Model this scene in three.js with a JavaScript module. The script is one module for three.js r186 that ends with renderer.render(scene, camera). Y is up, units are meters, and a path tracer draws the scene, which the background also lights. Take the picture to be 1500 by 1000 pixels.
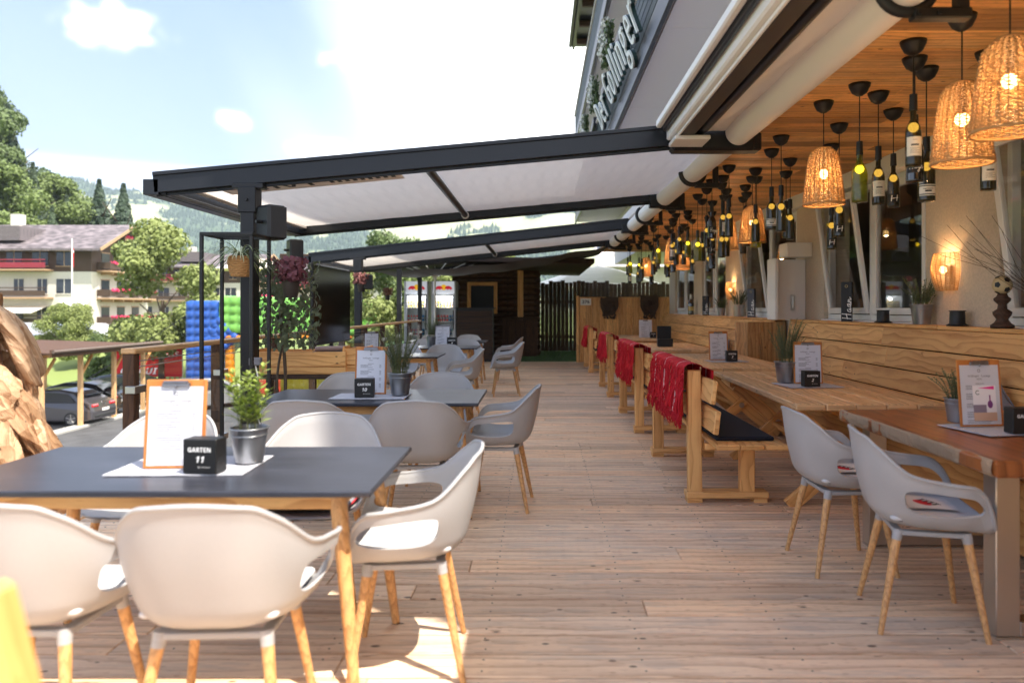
import * as THREE from 'three';
import { mergeGeometries } from 'three/addons/utils/BufferGeometryUtils.js';
import { RoundedBoxGeometry } from 'three/addons/geometries/RoundedBoxGeometry.js';
import { TextGeometry } from 'three/addons/geometries/TextGeometry.js';
import { FontLoader } from 'three/addons/loaders/FontLoader.js';

// ---------------------------------------------------------------- camera, sky, sun, exposure
const scene = new THREE.Scene();
const camera = new THREE.PerspectiveCamera(2 * Math.atan(500 / 1080) * 180 / Math.PI, 1.5, 0.1, 9000);
camera.position.set(0, 1.36, 0);
camera.lookAt(0, 1.36, -10);
camera.setViewOffset(1500, 1000, -40, 49, 1500, 1000);     // shifted lens: verticals stay vertical
camera.focus = 6.2; camera.userData.fStop = 1.7;
const renderer = new THREE.WebGLRenderer({ antialias: true });
renderer.toneMapping = THREE.LinearToneMapping;
renderer.toneMappingExposure = 5.1;
renderer.shadowMap.enabled = true;

function rng(seed) { let a = seed >>> 0; return () => { a = (a + 0x6D2B79F5) | 0; let t = Math.imul(a ^ (a >>> 15), 1 | a); t = (t + Math.imul(t ^ (t >>> 7), 61 | t)) ^ t; return ((t ^ (t >>> 14)) >>> 0) / 4294967296; }; }
const R0 = rng(7);
const rr = (a, b, r = R0) => a + (b - a) * r();
const clamp = (x, a = 0, b = 1) => Math.min(b, Math.max(a, x));
const sstep = (a, b, x) => { const t = clamp((x - a) / (b - a)); return t * t * (3 - 2 * t); };
const hash = (x, y, s) => { let h = Math.imul(x | 0, 374761393) ^ Math.imul(y | 0, 668265263) ^ Math.imul(s | 0, 2147483647 ^ 0x51ed27); h = Math.imul(h ^ (h >>> 13), 1274126177); return ((h ^ (h >>> 16)) >>> 0) / 4294967296; };
function pn(x, y, px, py, s) {                                  // value noise, periodic in px, py cells
  const x0 = Math.floor(x), y0 = Math.floor(y), fx = x - x0, fy = y - y0;
  let xa = x0 % px; if (xa < 0) xa += px; let ya = y0 % py; if (ya < 0) ya += py; const xb = xa + 1 === px ? 0 : xa + 1, yb = ya + 1 === py ? 0 : ya + 1;
  const a = hash(xa, ya, s), b = hash(xb, ya, s), c = hash(xa, yb, s), d = hash(xb, yb, s);
  const ux = fx * fx * (3 - 2 * fx), uy = fy * fy * (3 - 2 * fy);
  return (a + (b - a) * ux) * (1 - uy) + (c + (d - c) * ux) * uy;
}
const fbm = (x, y, s, o = 4) => { let v = 0, a = .5, f = 1; for (let i = 0; i < o; i++) { v += a * pn(x * f, y * f, 4096, 4096, s + i); a *= .5; f *= 2; } return v / (1 - Math.pow(.5, o)); };

{ // the sky: air with thin high haze and small fair-weather clouds, the same everywhere round the horizon
  const W = 1024, H = 512, d = new Float32Array(W * H * 4);
  const puffs = [[-30.2, 18.3, 3.6, 1.5], [-12.6, 18.2, 4.4, .9], [-22.3, 13.2, 1.6, .8], [-16.2, 11.6, 3.2, .8], [-37.2, 10.6, 1.4, 1.3], [-9, 6.5, 5, 1]];
  const r = rng(99);
  for (let i = 0; i < 70; i++) { const az = 35 + r() * 285; puffs.push([az > 180 ? az - 360 : az, 6 + r() * 40, 2 + r() * 5, .8 + r() * 1.6]); }
  for (let j = 0; j < H; j++) {
    const el = (0.5 - (j + .5) / H) * 180, near = puffs.filter((p) => Math.abs(el - p[1]) < p[3] * 3);
    for (let i = 0; i < W; i++) {
      const az = ((i + .5) / W - .5) * 360;                      // looked up below: az 0 is straight ahead (-z), + to the right
      const h = Math.max(el, 0) / 90, k = Math.pow(1 - h, 5);
      let c = [.070 + .085 * k, .108 + .09 * k, .20 + .065 * k];
      const az1 = az * Math.PI / 180, cz = Math.cos(az1) * 3 + 8, sx = Math.sin(az1) * 3 + 8;
      // bright veil of high cirrus over most of the sky, thinner towards one side
      const wide = .5 + .5 * Math.sin((az + 62) * Math.PI / 180 * 1 - .9), n1 = fbm(cz * 1.1 + 1.4, sx * 1.5 + el * .05, 31), cir = el < -2 ? .3 : clamp(sstep(-27, 0, az + (n1 - .5) * 22) * (az < 120 ? 1 : sstep(200, 120, az)) * .92 + (.05 + .6 * wide * sstep(50, 150, Math.abs(az))) * n1 + .04 * k);
      c = c.map((v, q) => v + ([.66, .66, .67][q] - v) * cir);
      for (const [pa, pe, w, hh] of near) {
        let da = az - pa; if (da > 180) da -= 360; if (da < -180) da += 360;
        if (Math.abs(da) > w * 2 || Math.abs(el - pe) > hh * 3) continue;
        const n = fbm(az * 1.3 + 500, el * 2.2 + 300, 5, 5), dd = (da / w) ** 2 + ((el - pe) / hh) ** 2;
        const m = sstep(.25, .75, 1.15 - dd * .8 + (n - .5) * 1.7 - .3) * .9;
        c = c.map((v, q) => v + ([.62, .62, .63][q] - v) * m);
      }
      if (el < 0) { const g = clamp(-el / 8); c = c.map((v, q) => v * (1 - g) + [.20, .22, .19][q] * g); }
      const o = ((H - 1 - j) * W + i) * 4; d[o] = c[0]; d[o + 1] = c[1]; d[o + 2] = c[2]; d[o + 3] = 1;
    }
  }
  // turn so that column az=0 faces -z: equirect u = atan2(z, x)/2pi + .5, so -z is u=.25
  const e = new Float32Array(W * H * 4), sh = Math.round(W * .25);
  for (let j = 0; j < H; j++) for (let i = 0; i < W; i++) { const s = (j * W + (i + W / 2 - sh + W) % W) * 4, o = (j * W + i) * 4; for (let q = 0; q < 4; q++) e[o + q] = d[s + q]; }
  const sky = new THREE.DataTexture(e, W, H, THREE.RGBAFormat, THREE.FloatType);
  sky.mapping = THREE.EquirectangularReflectionMapping; sky.magFilter = THREE.LinearFilter; sky.minFilter = THREE.LinearFilter; sky.needsUpdate = true;
  scene.background = sky; scene.environment = sky;
}
const sun = new THREE.DirectionalLight(new THREE.Color(1, .93, .82), 2.2);
sun.position.set(43, 100, 35); sun.target.position.set(0, 0, 0);
sun.castShadow = true; sun.shadow.mapSize.set(4096, 4096);
Object.assign(sun.shadow.camera, { left: -60, right: 60, top: 60, bottom: -60, near: 1, far: 300 });
scene.add(sun, sun.target);
scene.fog = new THREE.FogExp2(new THREE.Color(.62, .74, .95), 0.00013);

// ---------------------------------------------------------------- helpers
const used = {};
const numbered = (n) => { const k = used[n] = (used[n] ?? -1) + 1; return k ? n + '_' + String(k).padStart(3, '0') : n; };
function shade(o) { o.traverse((m) => { if (m.isMesh) { m.castShadow = true; m.receiveShadow = true; } }); return o; }
function mesh(name, geo, mat, parent, pos, kind) {
  const m = new THREE.Mesh(geo, mat); m.name = name; m.castShadow = m.receiveShadow = true;
  if (pos) m.position.set(...pos);
  if (kind) m.userData.kind = kind;
  if (parent) parent.add(m);
  return m;
}
function thing(name, label, category, pos = [0, 0, 0], turn = 0, group) {
  const g = new THREE.Group(); g.name = numbered(name); g.position.set(...pos); g.rotation.y = turn;
  g.userData = { label, category }; if (group) g.userData.group = group;
  scene.add(g); return g;
}
function struct(name, geo, mat, pos) { const m = mesh(name, geo, mat, scene, pos); m.userData.kind = 'structure'; return m; }
function structGroup(name) { const g = new THREE.Group(); g.name = name; g.userData.kind = 'structure'; scene.add(g); return g; }
function copy(src, label, pos, turn = 0, group) {
  const c = src.clone(); c.name = numbered(src.name.replace(/_\d{3}$/, '')); c.userData = { ...src.userData, label: label ?? src.userData.label };
  if (group) c.userData.group = group;
  c.position.set(...pos); c.rotation.set(0, turn, 0); scene.add(c); return c;
}
function mg(list) {
  return mergeGeometries(list.map((g) => { const n = g.index ? g.toNonIndexed() : g.clone(); for (const k of Object.keys(n.attributes)) if (!['position', 'normal', 'uv'].includes(k)) n.deleteAttribute(k); if (!n.attributes.uv) n.setAttribute('uv', new THREE.Float32BufferAttribute(new Float32Array(n.attributes.position.count * 2), 2)); return n; }));
}
const T = (g, x = 0, y = 0, z = 0, rx = 0, ry = 0, rz = 0) => { if (rx) g.rotateX(rx); if (ry) g.rotateY(ry); if (rz) g.rotateZ(rz); return g.translate(x, y, z); };
// chamfered box, uv in metres / tile with u along the grain axis
function cb(w, h, d, c = .004, grain = 'x', tile = [2, .5], r = R0) {
  c = Math.min(c, w * .45, h * .45, d * .45);
  const H = [w / 2, h / 2, d / 2], pos = [], nor = [], uv = [], ou = r(), ov = r(), ga = 'xyz'.indexOf(grain);
  const put = (pts, n) => {
    const a = Math.abs(n[0]) > .8 ? 0 : Math.abs(n[1]) > .8 ? 1 : Math.abs(n[2]) > .8 ? 2 : (ga === 1 ? 0 : 1);
    let ax = [0, 1, 2].filter((q) => q !== a); let ua = ax.includes(ga) ? ga : ax[0], va = ax.find((q) => q !== ua);
    const end = a === ga, f = (p) => end ? [ou + p[ua] / tile[0] * .05, ov + p[va] / tile[1]] : [ou + p[ua] / tile[0], ov + (p[va] + (a === 1 ? 0 : .137 * (a + 1))) / tile[1]];
    const e1 = pts[0].map((v, q) => pts[1][q] - v), e2 = pts[0].map((v, q) => pts[2][q] - v);
    const cr = [e1[1] * e2[2] - e1[2] * e2[1], e1[2] * e2[0] - e1[0] * e2[2], e1[0] * e2[1] - e1[1] * e2[0]];
    if (cr[0] * n[0] + cr[1] * n[1] + cr[2] * n[2] < 0) pts = pts.slice().reverse();
    const tri = pts.length === 4 ? [0, 1, 2, 0, 2, 3] : [0, 1, 2];
    for (const i of tri) { pos.push(...pts[i]); nor.push(...n); uv.push(...f(pts[i])); }
  };
  for (let a = 0; a < 3; a++) { const b = (a + 1) % 3, e = (a + 2) % 3;
    for (const s of [-1, 1]) { const P = (u, v) => { const p = [0, 0, 0]; p[a] = s * H[a]; p[b] = u * (H[b] - c); p[e] = v * (H[e] - c); return p; }; const n = [0, 0, 0]; n[a] = s; put([P(-1, -1), P(1, -1), P(1, 1), P(-1, 1)], n); }
    for (const s of [-1, 1]) for (const t of [-1, 1]) { const P = (k, w2) => { const p = [0, 0, 0]; p[a] = s * (k ? H[a] - c : H[a]); p[b] = t * (k ? H[b] : H[b] - c); p[e] = w2 * (H[e] - c); return p; }; const n = [0, 0, 0]; n[a] = s * .7071; n[b] = t * .7071; put([P(0, -1), P(1, -1), P(1, 1), P(0, 1)], n); } }
  for (const s of [-1, 1]) for (const t of [-1, 1]) for (const q of [-1, 1]) put([[s * H[0], t * (H[1] - c), q * (H[2] - c)], [s * (H[0] - c), t * H[1], q * (H[2] - c)], [s * (H[0] - c), t * (H[1] - c), q * H[2]]], [s * .577, t * .577, q * .577]);
  const g = new THREE.BufferGeometry();
  g.setAttribute('position', new THREE.Float32BufferAttribute(pos, 3)); g.setAttribute('normal', new THREE.Float32BufferAttribute(nor, 3)); g.setAttribute('uv', new THREE.Float32BufferAttribute(uv, 2));
  return g;
}
// a plain box between two corners
const bx = (x0, x1, y0, y1, z0, z1, c = .003, grain = 'x', tile) => T(cb(Math.abs(x1 - x0), Math.abs(y1 - y0), Math.abs(z1 - z0), c, grain, tile), (x0 + x1) / 2, (y0 + y1) / 2, (z0 + z1) / 2);
// a bar (box section) or round bar between two points
function bar(a, b, w, h, c = .003, tile) { const A = new THREE.Vector3(...a), B = new THREE.Vector3(...b), L = A.distanceTo(B), g = cb(w, L, h, c, 'y', tile); const q = new THREE.Quaternion().setFromUnitVectors(new THREE.Vector3(0, 1, 0), B.clone().sub(A).normalize()); g.applyQuaternion(q); const m = A.add(B).multiplyScalar(.5); return g.translate(m.x, m.y, m.z); }
function rod(a, b, r0, r1 = r0, seg = 10) { const A = new THREE.Vector3(...a), B = new THREE.Vector3(...b), L = A.distanceTo(B), g = new THREE.CylinderGeometry(r1, r0, L, seg, 1); const q = new THREE.Quaternion().setFromUnitVectors(new THREE.Vector3(0, 1, 0), B.clone().sub(A).normalize()); g.applyQuaternion(q); const m = A.add(B).multiplyScalar(.5); return g.translate(m.x, m.y, m.z); }
const tube = (pts, r, n = 24, k = 6) => new THREE.TubeGeometry(new THREE.CatmullRomCurve3(pts.map((p) => new THREE.Vector3(...p))), n, r, k, false);
const lathe = (pts, seg = 24) => new THREE.LatheGeometry(pts.map((p) => new THREE.Vector2(...p)), seg);
// free quads / triangles collected into one geometry
class Soup {
  constructor() { this.p = []; this.n = []; this.u = []; }
  tri(a, b, c, ua = [0, 0], ub = [1, 0], uc = [1, 1]) {
    const e = new THREE.Vector3(b[0] - a[0], b[1] - a[1], b[2] - a[2]).cross(new THREE.Vector3(c[0] - a[0], c[1] - a[1], c[2] - a[2])).normalize();
    this.p.push(...a, ...b, ...c); for (let i = 0; i < 3; i++) this.n.push(e.x, e.y, e.z); this.u.push(...ua, ...ub, ...uc);
  }
  quad(a, b, c, d) { this.tri(a, b, c); this.tri(a, c, d, [0, 0], [1, 1], [0, 1]); }
  geo() { const g = new THREE.BufferGeometry(); g.setAttribute('position', new THREE.Float32BufferAttribute(this.p, 3)); g.setAttribute('normal', new THREE.Float32BufferAttribute(this.n, 3)); g.setAttribute('uv', new THREE.Float32BufferAttribute(this.u, 2)); return g; }
}

// ---------------------------------------------------------------- textures
function dataTex(W, H, fn, srgb = true) {
  const d = new Uint8Array(W * H * 4);
  for (let j = 0; j < H; j++) for (let i = 0; i < W; i++) { const c = fn(i / W, j / H), o = (j * W + i) * 4; for (let q = 0; q < 3; q++) d[o + q] = clamp(c[q]) * 255; d[o + 3] = 255; }
  const t = new THREE.DataTexture(d, W, H, THREE.RGBAFormat); t.wrapS = t.wrapT = THREE.RepeatWrapping; t.magFilter = THREE.LinearFilter; t.minFilter = THREE.LinearMipmapLinearFilter; t.generateMipmaps = true;
  if (srgb) t.colorSpace = THREE.SRGBColorSpace; t.needsUpdate = true; return t;
}
// wood: u runs along the grain (2 m a tile), v across it (.5 m a tile)
function woodTex(light, dark, { rings = 9, seed = 1, knots = 7, fibre = .5, stain = 0, stainCol = [.3, .28, .27], W = 768, H = 384, streak = .25, wave = 1 } = {}) {
  const r = rng(seed * 77 + 5), K = []; for (let i = 0; i < knots; i++) K.push([r(), r(), .006 + r() * .012]);
  const col = dataTex(W, H, (u, v) => {
    let warp = wave * ((pn(u * 6, v * 5, 6, 5, seed) - .5) * 1.6 + (pn(u * 14, v * 12, 14, 12, seed + 1) - .5) * .5), kn = 0;
    for (const [ku, kv, ks] of K) { if (Math.abs(u - ku) > .12 && Math.abs(u - ku) < .88) continue; let du = Math.abs(u - ku); du = Math.min(du, 1 - du) * 4; let dv = Math.abs(v - kv); dv = Math.min(dv, 1 - dv); const q = Math.sqrt((du * .55) ** 2 + dv * dv) / ks; warp += 1.3 * Math.exp(-q * .35) * (v > kv ? 1 : -1) * .6; if (q < 1.5) kn = Math.max(kn, sstep(1.5, .6, q)); }
    const ph = v * rings + warp, f = ph - Math.floor(ph), ring = Math.pow(f, 2.2) * (1 - sstep(.93, 1, f));
    const fib = pn(u * 30, v * 260, 30, 260, seed + 3) * .6 + pn(u * 90, v * 420, 90, 420, seed + 4) * .4, big = pn(u * 4, v * 9, 4, 9, seed + 6);
    const dash = sstep(.80, .92, pn(u * 44, v * 150, 44, 150, seed + 9)) * streak;
    let k = clamp(ring * .62 + (fib - .5) * fibre + (big - .5) * .45 + dash);
    const st = stain * sstep(.5, .8, pn(u * 9, v * 8, 9, 8, seed + 12) * .6 + pn(u * 30, v * 34, 30, 34, seed + 13) * .4);
    let c = light.map((a, q) => a + (dark[q] - a) * k);
    c = c.map((a, q) => a + (stainCol[q] - a) * st); c = c.map((a, q) => a * (1 - .68 * kn) + dark[q] * .25 * kn);
    return c;
  });
  const bmp = dataTex(W / 2, H / 2, (u, v) => { const f = pn(u * 30, v * 260, 30, 260, seed + 3) * .55 + pn(u * 90, v * 420, 90, 420, seed + 4) * .25 + pn(u * 14, v * 12, 14, 12, seed + 1) * .2; return [f, f, f]; }, false);
  return { map: col, bumpMap: bmp };
}
function canvasTex(w, h, draw) { const c = document.createElement('canvas'); c.width = w; c.height = h; const x = c.getContext('2d'); draw(x, w, h); const t = new THREE.CanvasTexture(c); t.colorSpace = THREE.SRGBColorSpace; t.anisotropy = 8; return t; }
const S = (o) => new THREE.MeshStandardMaterial(o), P = (o) => new THREE.MeshPhysicalMaterial(o);
const rgb = (r, g, b) => new THREE.Color().setRGB(r, g, b);
const tones = (tex, list, o) => list.map((c) => S({ ...tex, color: rgb(...c), bumpScale: .0015, ...o }));

const deckTex = woodTex([.97, .84, .70], [.73, .57, .44], { seed: 3, rings: 7, knots: 10, fibre: .45, stain: .35, stainCol: [.76, .69, .62], streak: .55, wave: .3 });
const honeyTex = woodTex([.92, .71, .45], [.68, .43, .20], { seed: 11, rings: 8, knots: 6, fibre: .3, streak: .2 });
const oldTex = woodTex([.94, .73, .46], [.62, .42, .22], { seed: 21, rings: 10, knots: 8, fibre: .55, stain: .3, stainCol: [.62, .46, .30], streak: .5, wave: .5 });
const greyWoodTex = woodTex([.90, .74, .54], [.64, .47, .31], { seed: 31, rings: 10, knots: 6, fibre: .5, stain: .35, stainCol: [.66, .58, .48], streak: .4 });
const walnutTex = woodTex([.62, .37, .20], [.34, .18, .09], { seed: 41, rings: 8, knots: 2, fibre: .35, streak: .2 });
const darkWoodTex = woodTex([.30, .20, .13], [.12, .075, .05], { seed: 51, rings: 9, knots: 5, fibre: .5, streak: .4 });
const M = {};
M.deck = tones(deckTex, [[1, 1, 1], [.86, .84, .83], [1.03, .96, .88], [.76, .73, .71], [.95, .96, .98]], { roughness: .62, bumpScale: .002 });
M.honey = tones(honeyTex, [[1, 1, 1], [.92, .9, .86], [1, .94, .86], [.86, .82, .78]], { roughness: .55 });
M.ceil = tones(oldTex, [[1, 1, 1], [.74, .68, .62], [1.2, 1.16, 1.08], [.58, .52, .47], [1.0, .90, .80]], { roughness: .5 });
M.top = tones(greyWoodTex, [[1, 1, 1], [.9, .88, .86], [1.05, 1, .95]], { roughness: .6 });
M.walnut = S({ ...walnutTex, bumpScale: .001, roughness: .32 });
M.dark = tones(darkWoodTex, [[1, 1, 1], [.7, .7, .7], [1.25, 1.2, 1.1]], { roughness: .7 });
M.leg = S({ ...greyWoodTex, color: rgb(.86, .72, .56), roughness: .45, bumpScale: .0006 });
M.slate = S({ map: dataTex(512, 256, (u, v) => { const n = .5 + (pn(u * 8, v * 60, 8, 60, 3) - .5) * .22 + (pn(u * 40, v * 200, 40, 200, 4) - .5) * .18 + (pn(u * 5, v * 5, 5, 5, 9) - .5) * .2; return [.19 * (n + .5), .195 * (n + .5), .225 * (n + .5)]; }), roughness: .34 });
M.metal = S({ color: rgb(.012, .012, .014), roughness: .42, metalness: .3 });
M.anthra = S({ color: rgb(.016, .0175, .022), roughness: .38, metalness: .35 });
M.black = S({ color: rgb(.006, .006, .0065), roughness: .5 });
M.blackGloss = S({ color: rgb(.004, .004, .005), roughness: .12 });
M.steel = S({ color: rgb(.55, .52, .48), metalness: 1, roughness: .32 });
M.zinc = S({ map: dataTex(128, 128, (u, v) => { const n = .6 + (pn(u * 12, v * 12, 12, 12, 8) - .5) * .25; return [n, n * 1.01, n * 1.03]; }), metalness: .9, roughness: .36 });
const plasticMap = dataTex(256, 256, (u, v) => { const n = .96 + (pn(u * 5, v * 5, 5, 5, 2) - .5) * .05 + (pn(u * 120, v * 120, 120, 120, 5) - .5) * .012; return [n, n, n]; });
M.shell = S({ map: plasticMap, color: rgb(.41, .40, .40), roughness: .4 });
M.fabric = P({ color: rgb(.95, .90, .85), roughness: .95, transmission: .68, map: dataTex(256, 256, (u, v) => { const n = .94 + (pn(u * 120, v * 120, 120, 120, 2) - .5) * .06 + (pn(u * 4, v * 4, 4, 4, 8) - .5) * .05; return [n, n * .99, n * .975]; }) });
M.fabricRoll = S({ color: rgb(.80, .755, .70), roughness: .9 });
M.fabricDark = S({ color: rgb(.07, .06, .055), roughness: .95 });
M.wall = S({ map: dataTex(256, 256, (u, v) => { const n = .95 + (pn(u * 90, v * 90, 90, 90, 2) - .5) * .08 + (pn(u * 4, v * 4, 4, 4, 6) - .5) * .06; return [.80 * n, .73 * n, .64 * n]; }), roughness: .85 });
M.white = S({ color: rgb(.74, .71, .67), roughness: .45 });
M.soffit = S({ color: rgb(.76, .71, .70), roughness: .8 });
M.glass = P({ color: rgb(.92, .95, .95), roughness: .02, transmission: 1, thickness: 0, ior: 1.5 });
M.paper = S({ color: rgb(.66, .66, .68), roughness: .8 });
M.linen = S({ color: rgb(.46, .46, .50), roughness: .95 });
M.navy = S({ color: rgb(.006, .008, .018), roughness: .95 });
M.greyCloth = S({ color: rgb(.19, .185, .20), roughness: .95 });
M.asphalt = S({ map: dataTex(512, 512, (u, v) => { const n = .27 + (pn(u * 160, v * 160, 160, 160, 2) - .5) * .1 + (pn(u * 6, v * 6, 6, 6, 3) - .5) * .07; return [n, n, n * 1.03]; }), roughness: .9 });
M.stone = S({ color: rgb(.36, .35, .33), roughness: .9 });
const leafMats = (cols) => cols.map((c) => P({ color: rgb(...c), roughness: .75, transmission: .25 }));
// ---------------------------------------------------------------- ground, road, hills
const gh = (x, D) => {                                          // height of the land
  let h = -3.62; h += 1.9 * sstep(46, 60, D) * sstep(-2, -12, x + 8);
  h += sstep(-.56, -.98, x / Math.max(D, 60)) * sstep(75, 130, D) * (1 - sstep(190, 300, D)) * 46;
  h += (fbm(x * .05 + 50, D * .05 + 50, 4) - .5) * 1.2 * sstep(48, 70, D);
  return h;
};
function sheet(x0, x1, d0, d1, nx, nd, hf, colf) {
  const g = new THREE.PlaneGeometry(1, 1, nx, nd), p = g.attributes.position, c = [];
  for (let i = 0; i < p.count; i++) { const x = x0 + (p.getX(i) + .5) * (x1 - x0), D = d0 + (p.getY(i) + .5) * (d1 - d0), h = hf(x, D); p.setXYZ(i, x, h, -D); if (colf) c.push(...colf(x, D, h)); }
  if (colf) g.setAttribute('color', new THREE.Float32BufferAttribute(c, 3)); g.computeVertexNormals(); return g;
}
const grassCol = (x, D) => { const n = fbm(x * .3 + 90, D * .3 + 90, 8), m = fbm(x * .05 + 9, D * .05 + 9, 18); return [.10 + .08 * n + .05 * m, .15 + .09 * n + .03 * m, .04 + .03 * n]; };
struct('ground', sheet(-260, 220, -40, 420, 160, 150, gh, grassCol), S({ vertexColors: true, roughness: .95 }));
const far = sheet(-3200, 3200, 400, 5200, 60, 50, () => -4.2, (x, D) => { const n = fbm(x * .01 + 70, D * .01 + 70, 9); return [.10 + .06 * n, .15 + .06 * n, .06]; });
struct('valley', far, S({ vertexColors: true, roughness: 1 }));
{ // road below the terrace
  const g = new THREE.PlaneGeometry(15.2, 110, 1, 1); g.rotateX(-Math.PI / 2); const u = g.attributes.uv; for (let i = 0; i < u.count; i++) u.setXY(i, u.getX(i) * 5, u.getY(i) * 36);
  struct('road', g, M.asphalt, [-11.2, -3.596, -18]);
  struct('kerb', bx(-19.35, -18.82, -3.62, -3.5, -73, 30, .02), M.stone);
  const g2 = new THREE.PlaneGeometry(9, 30); g2.rotateX(-Math.PI / 2); struct('carport_floor', g2, S({ color: rgb(.16, .155, .15), roughness: .95 }), [-23.9, -3.58, -32]);
}
// mountain: ridge heights read off in degrees of view, built 2 km away
const ridge = [[-1900, 330], [-1350, 360], [-1240, 352], [-1150, 318], [-1090, 322], [-1000, 318], [-900, 288], [-780, 262], [-640, 228], [-560, 222], [-420, 222], [-330, 250], [-200, 270], [-80, 262], [40, 286], [160, 272], [300, 250], [700, 300], [1500, 340], [2400, 300]];
const rid = (x) => { for (let i = 0; i < ridge.length - 1; i++) if (x <= ridge[i + 1][0]) { const t = (x - ridge[i][0]) / (ridge[i + 1][0] - ridge[i][0]), s = t * t * (3 - 2 * t); return ridge[i][1] + (ridge[i + 1][1] - ridge[i][1]) * s; } return 300; };
const mh = (x, D) => { const t = sstep(1050, 2050, D), n = fbm(x * .006 + 30, D * .006 + 30, 14, 5) - .5; return -8 + rid(x + (D - 2050) * .12) * Math.pow(t, .85) * (1 - .25 * sstep(2080, 2800, D)) + n * 70 * t * (1 - sstep(1800, 2050, D) * .6); };
const forest = (x, D) => { const a = fbm(x * .0085 + 11, D * .0042 + 17, 24, 5), b = fbm(x * .03 + 3, D * .03, 27, 3); return sstep(.455, .485, a + (b - .5) * .16 + .05 * sstep(1850, 2020, D)); };
struct('mountain', sheet(-2100, 2400, 1000, 2900, 330, 170, mh, (x, D) => { const f = forest(x, D), n = fbm(x * .05, D * .05 + 9, 33); const a = [.25 + .08 * n, .265 + .07 * n, .15 + .03 * n], b = [.035 + .02 * n, .06 + .025 * n, .035]; return a.map((v, q) => v + (b[q] - v) * f); }), S({ vertexColors: true, roughness: 1 }));
{ // woods on the mountain, one mass
  const cone = new THREE.ConeGeometry(5, 20, 5, 1); cone.translate(0, 8, 0);
  const r = rng(5), list = []; for (let k = 0; k < 60000 && list.length < 15000; k++) { const x = -1900 + r() * 2900, D = 1120 + r() * 950; if (forest(x, D) > .6) list.push([x, mh(x, D), -D, .35 + r() * .45]); }
  const im = new THREE.InstancedMesh(cone, S({ color: rgb(.035, .06, .035), roughness: 1 }), list.length); const m = new THREE.Matrix4();
  list.forEach(([x, y, z, s], i) => { m.makeScale(s, s, s).setPosition(x, y, z); im.setMatrixAt(i, m); });
  im.name = 'mountain_woods'; im.userData = { kind: 'stuff', label: 'dark spruce woods between the meadows on the far mountain', category: 'woods' }; scene.add(im);
}

// ---------------------------------------------------------------- terrace deck
const deck = structGroup('deck');
{
  const pitch = .182, far = [], screws = [], r = rng(12); let row = 0;
  for (let D = -2.2; D < 18.6; D += pitch, row++) {
    const joints = [-2.95]; let x = -2.95 + 1.2 + r() * 3.2; while (x < 2.9) { joints.push(x); x += 3.2 + r() * 1.6; } joints.push(3.32);
    if (D > .8 && D < 7.4) for (let x = -2.7; x < 3.2; x += .62) for (const o of [.045, .137]) { const c = new THREE.CylinderGeometry(.0042, .0042, .002, 7); c.translate(x + (r() - .5) * .012, .0012, -D - o + (r() - .5) * .006); screws.push(c); }
    for (let k = 0; k < joints.length - 1; k++) {
      const g = cb(joints[k + 1] - joints[k] - .003, .03, pitch - .011, .004, 'x', [2, .5], r); g.rotateX((r() - .5) * .006);
      g.translate((joints[k] + joints[k + 1]) / 2, -.015 + (r() - .5) * .0022, -D - pitch / 2);
      if (D < 7.4) mesh('plank', g, M.deck[Math.floor(r() * 5)], deck); else (far[Math.floor(r() * 5)] ??= []).push(g);
    }
  }
  far.forEach((l, i) => mesh('far_planks', mg(l), M.deck[i], deck, null, 'stuff'));
  mesh('screw_heads', mg(screws), S({ color: rgb(.16, .14, .12), metalness: .7, roughness: .5 }), deck, null, 'stuff');
  mesh('substructure', bx(-2.9, 3.3, -3.6, -.05, 2.3, -18.7, .01), M.dark[1], deck);
  mesh('edge_board', bx(-2.99, -2.955, -.24, .0, 2.3, -18.7, .004, 'z'), M.honey[1], deck);
}
struct('turf', bx(-6, 4.6, -.06, -.012, -18.62, -31, .004), S({ color: rgb(.035, .075, .022), roughness: 1 }));
{ const r = rng(3), s = new Soup(); for (let i = 0; i < 16000; i++) { const x = rr(-3, 4, r), z = -18.65 - r() * 7, a = r() * 6.28, h = .02 + r() * .025, w = .004; s.tri([x - w * Math.cos(a), -.012, z - w * Math.sin(a)], [x + w * Math.cos(a), -.012, z + w * Math.sin(a)], [x + (r() - .5) * .02, h, z + (r() - .5) * .02]); }
  const m = mesh('turf_blades', s.geo(), S({ color: rgb(.05, .12, .03), roughness: .9 }), scene); m.userData = { kind: 'stuff', label: 'short green artificial turf beyond the end of the deck', category: 'turf' }; }

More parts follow.
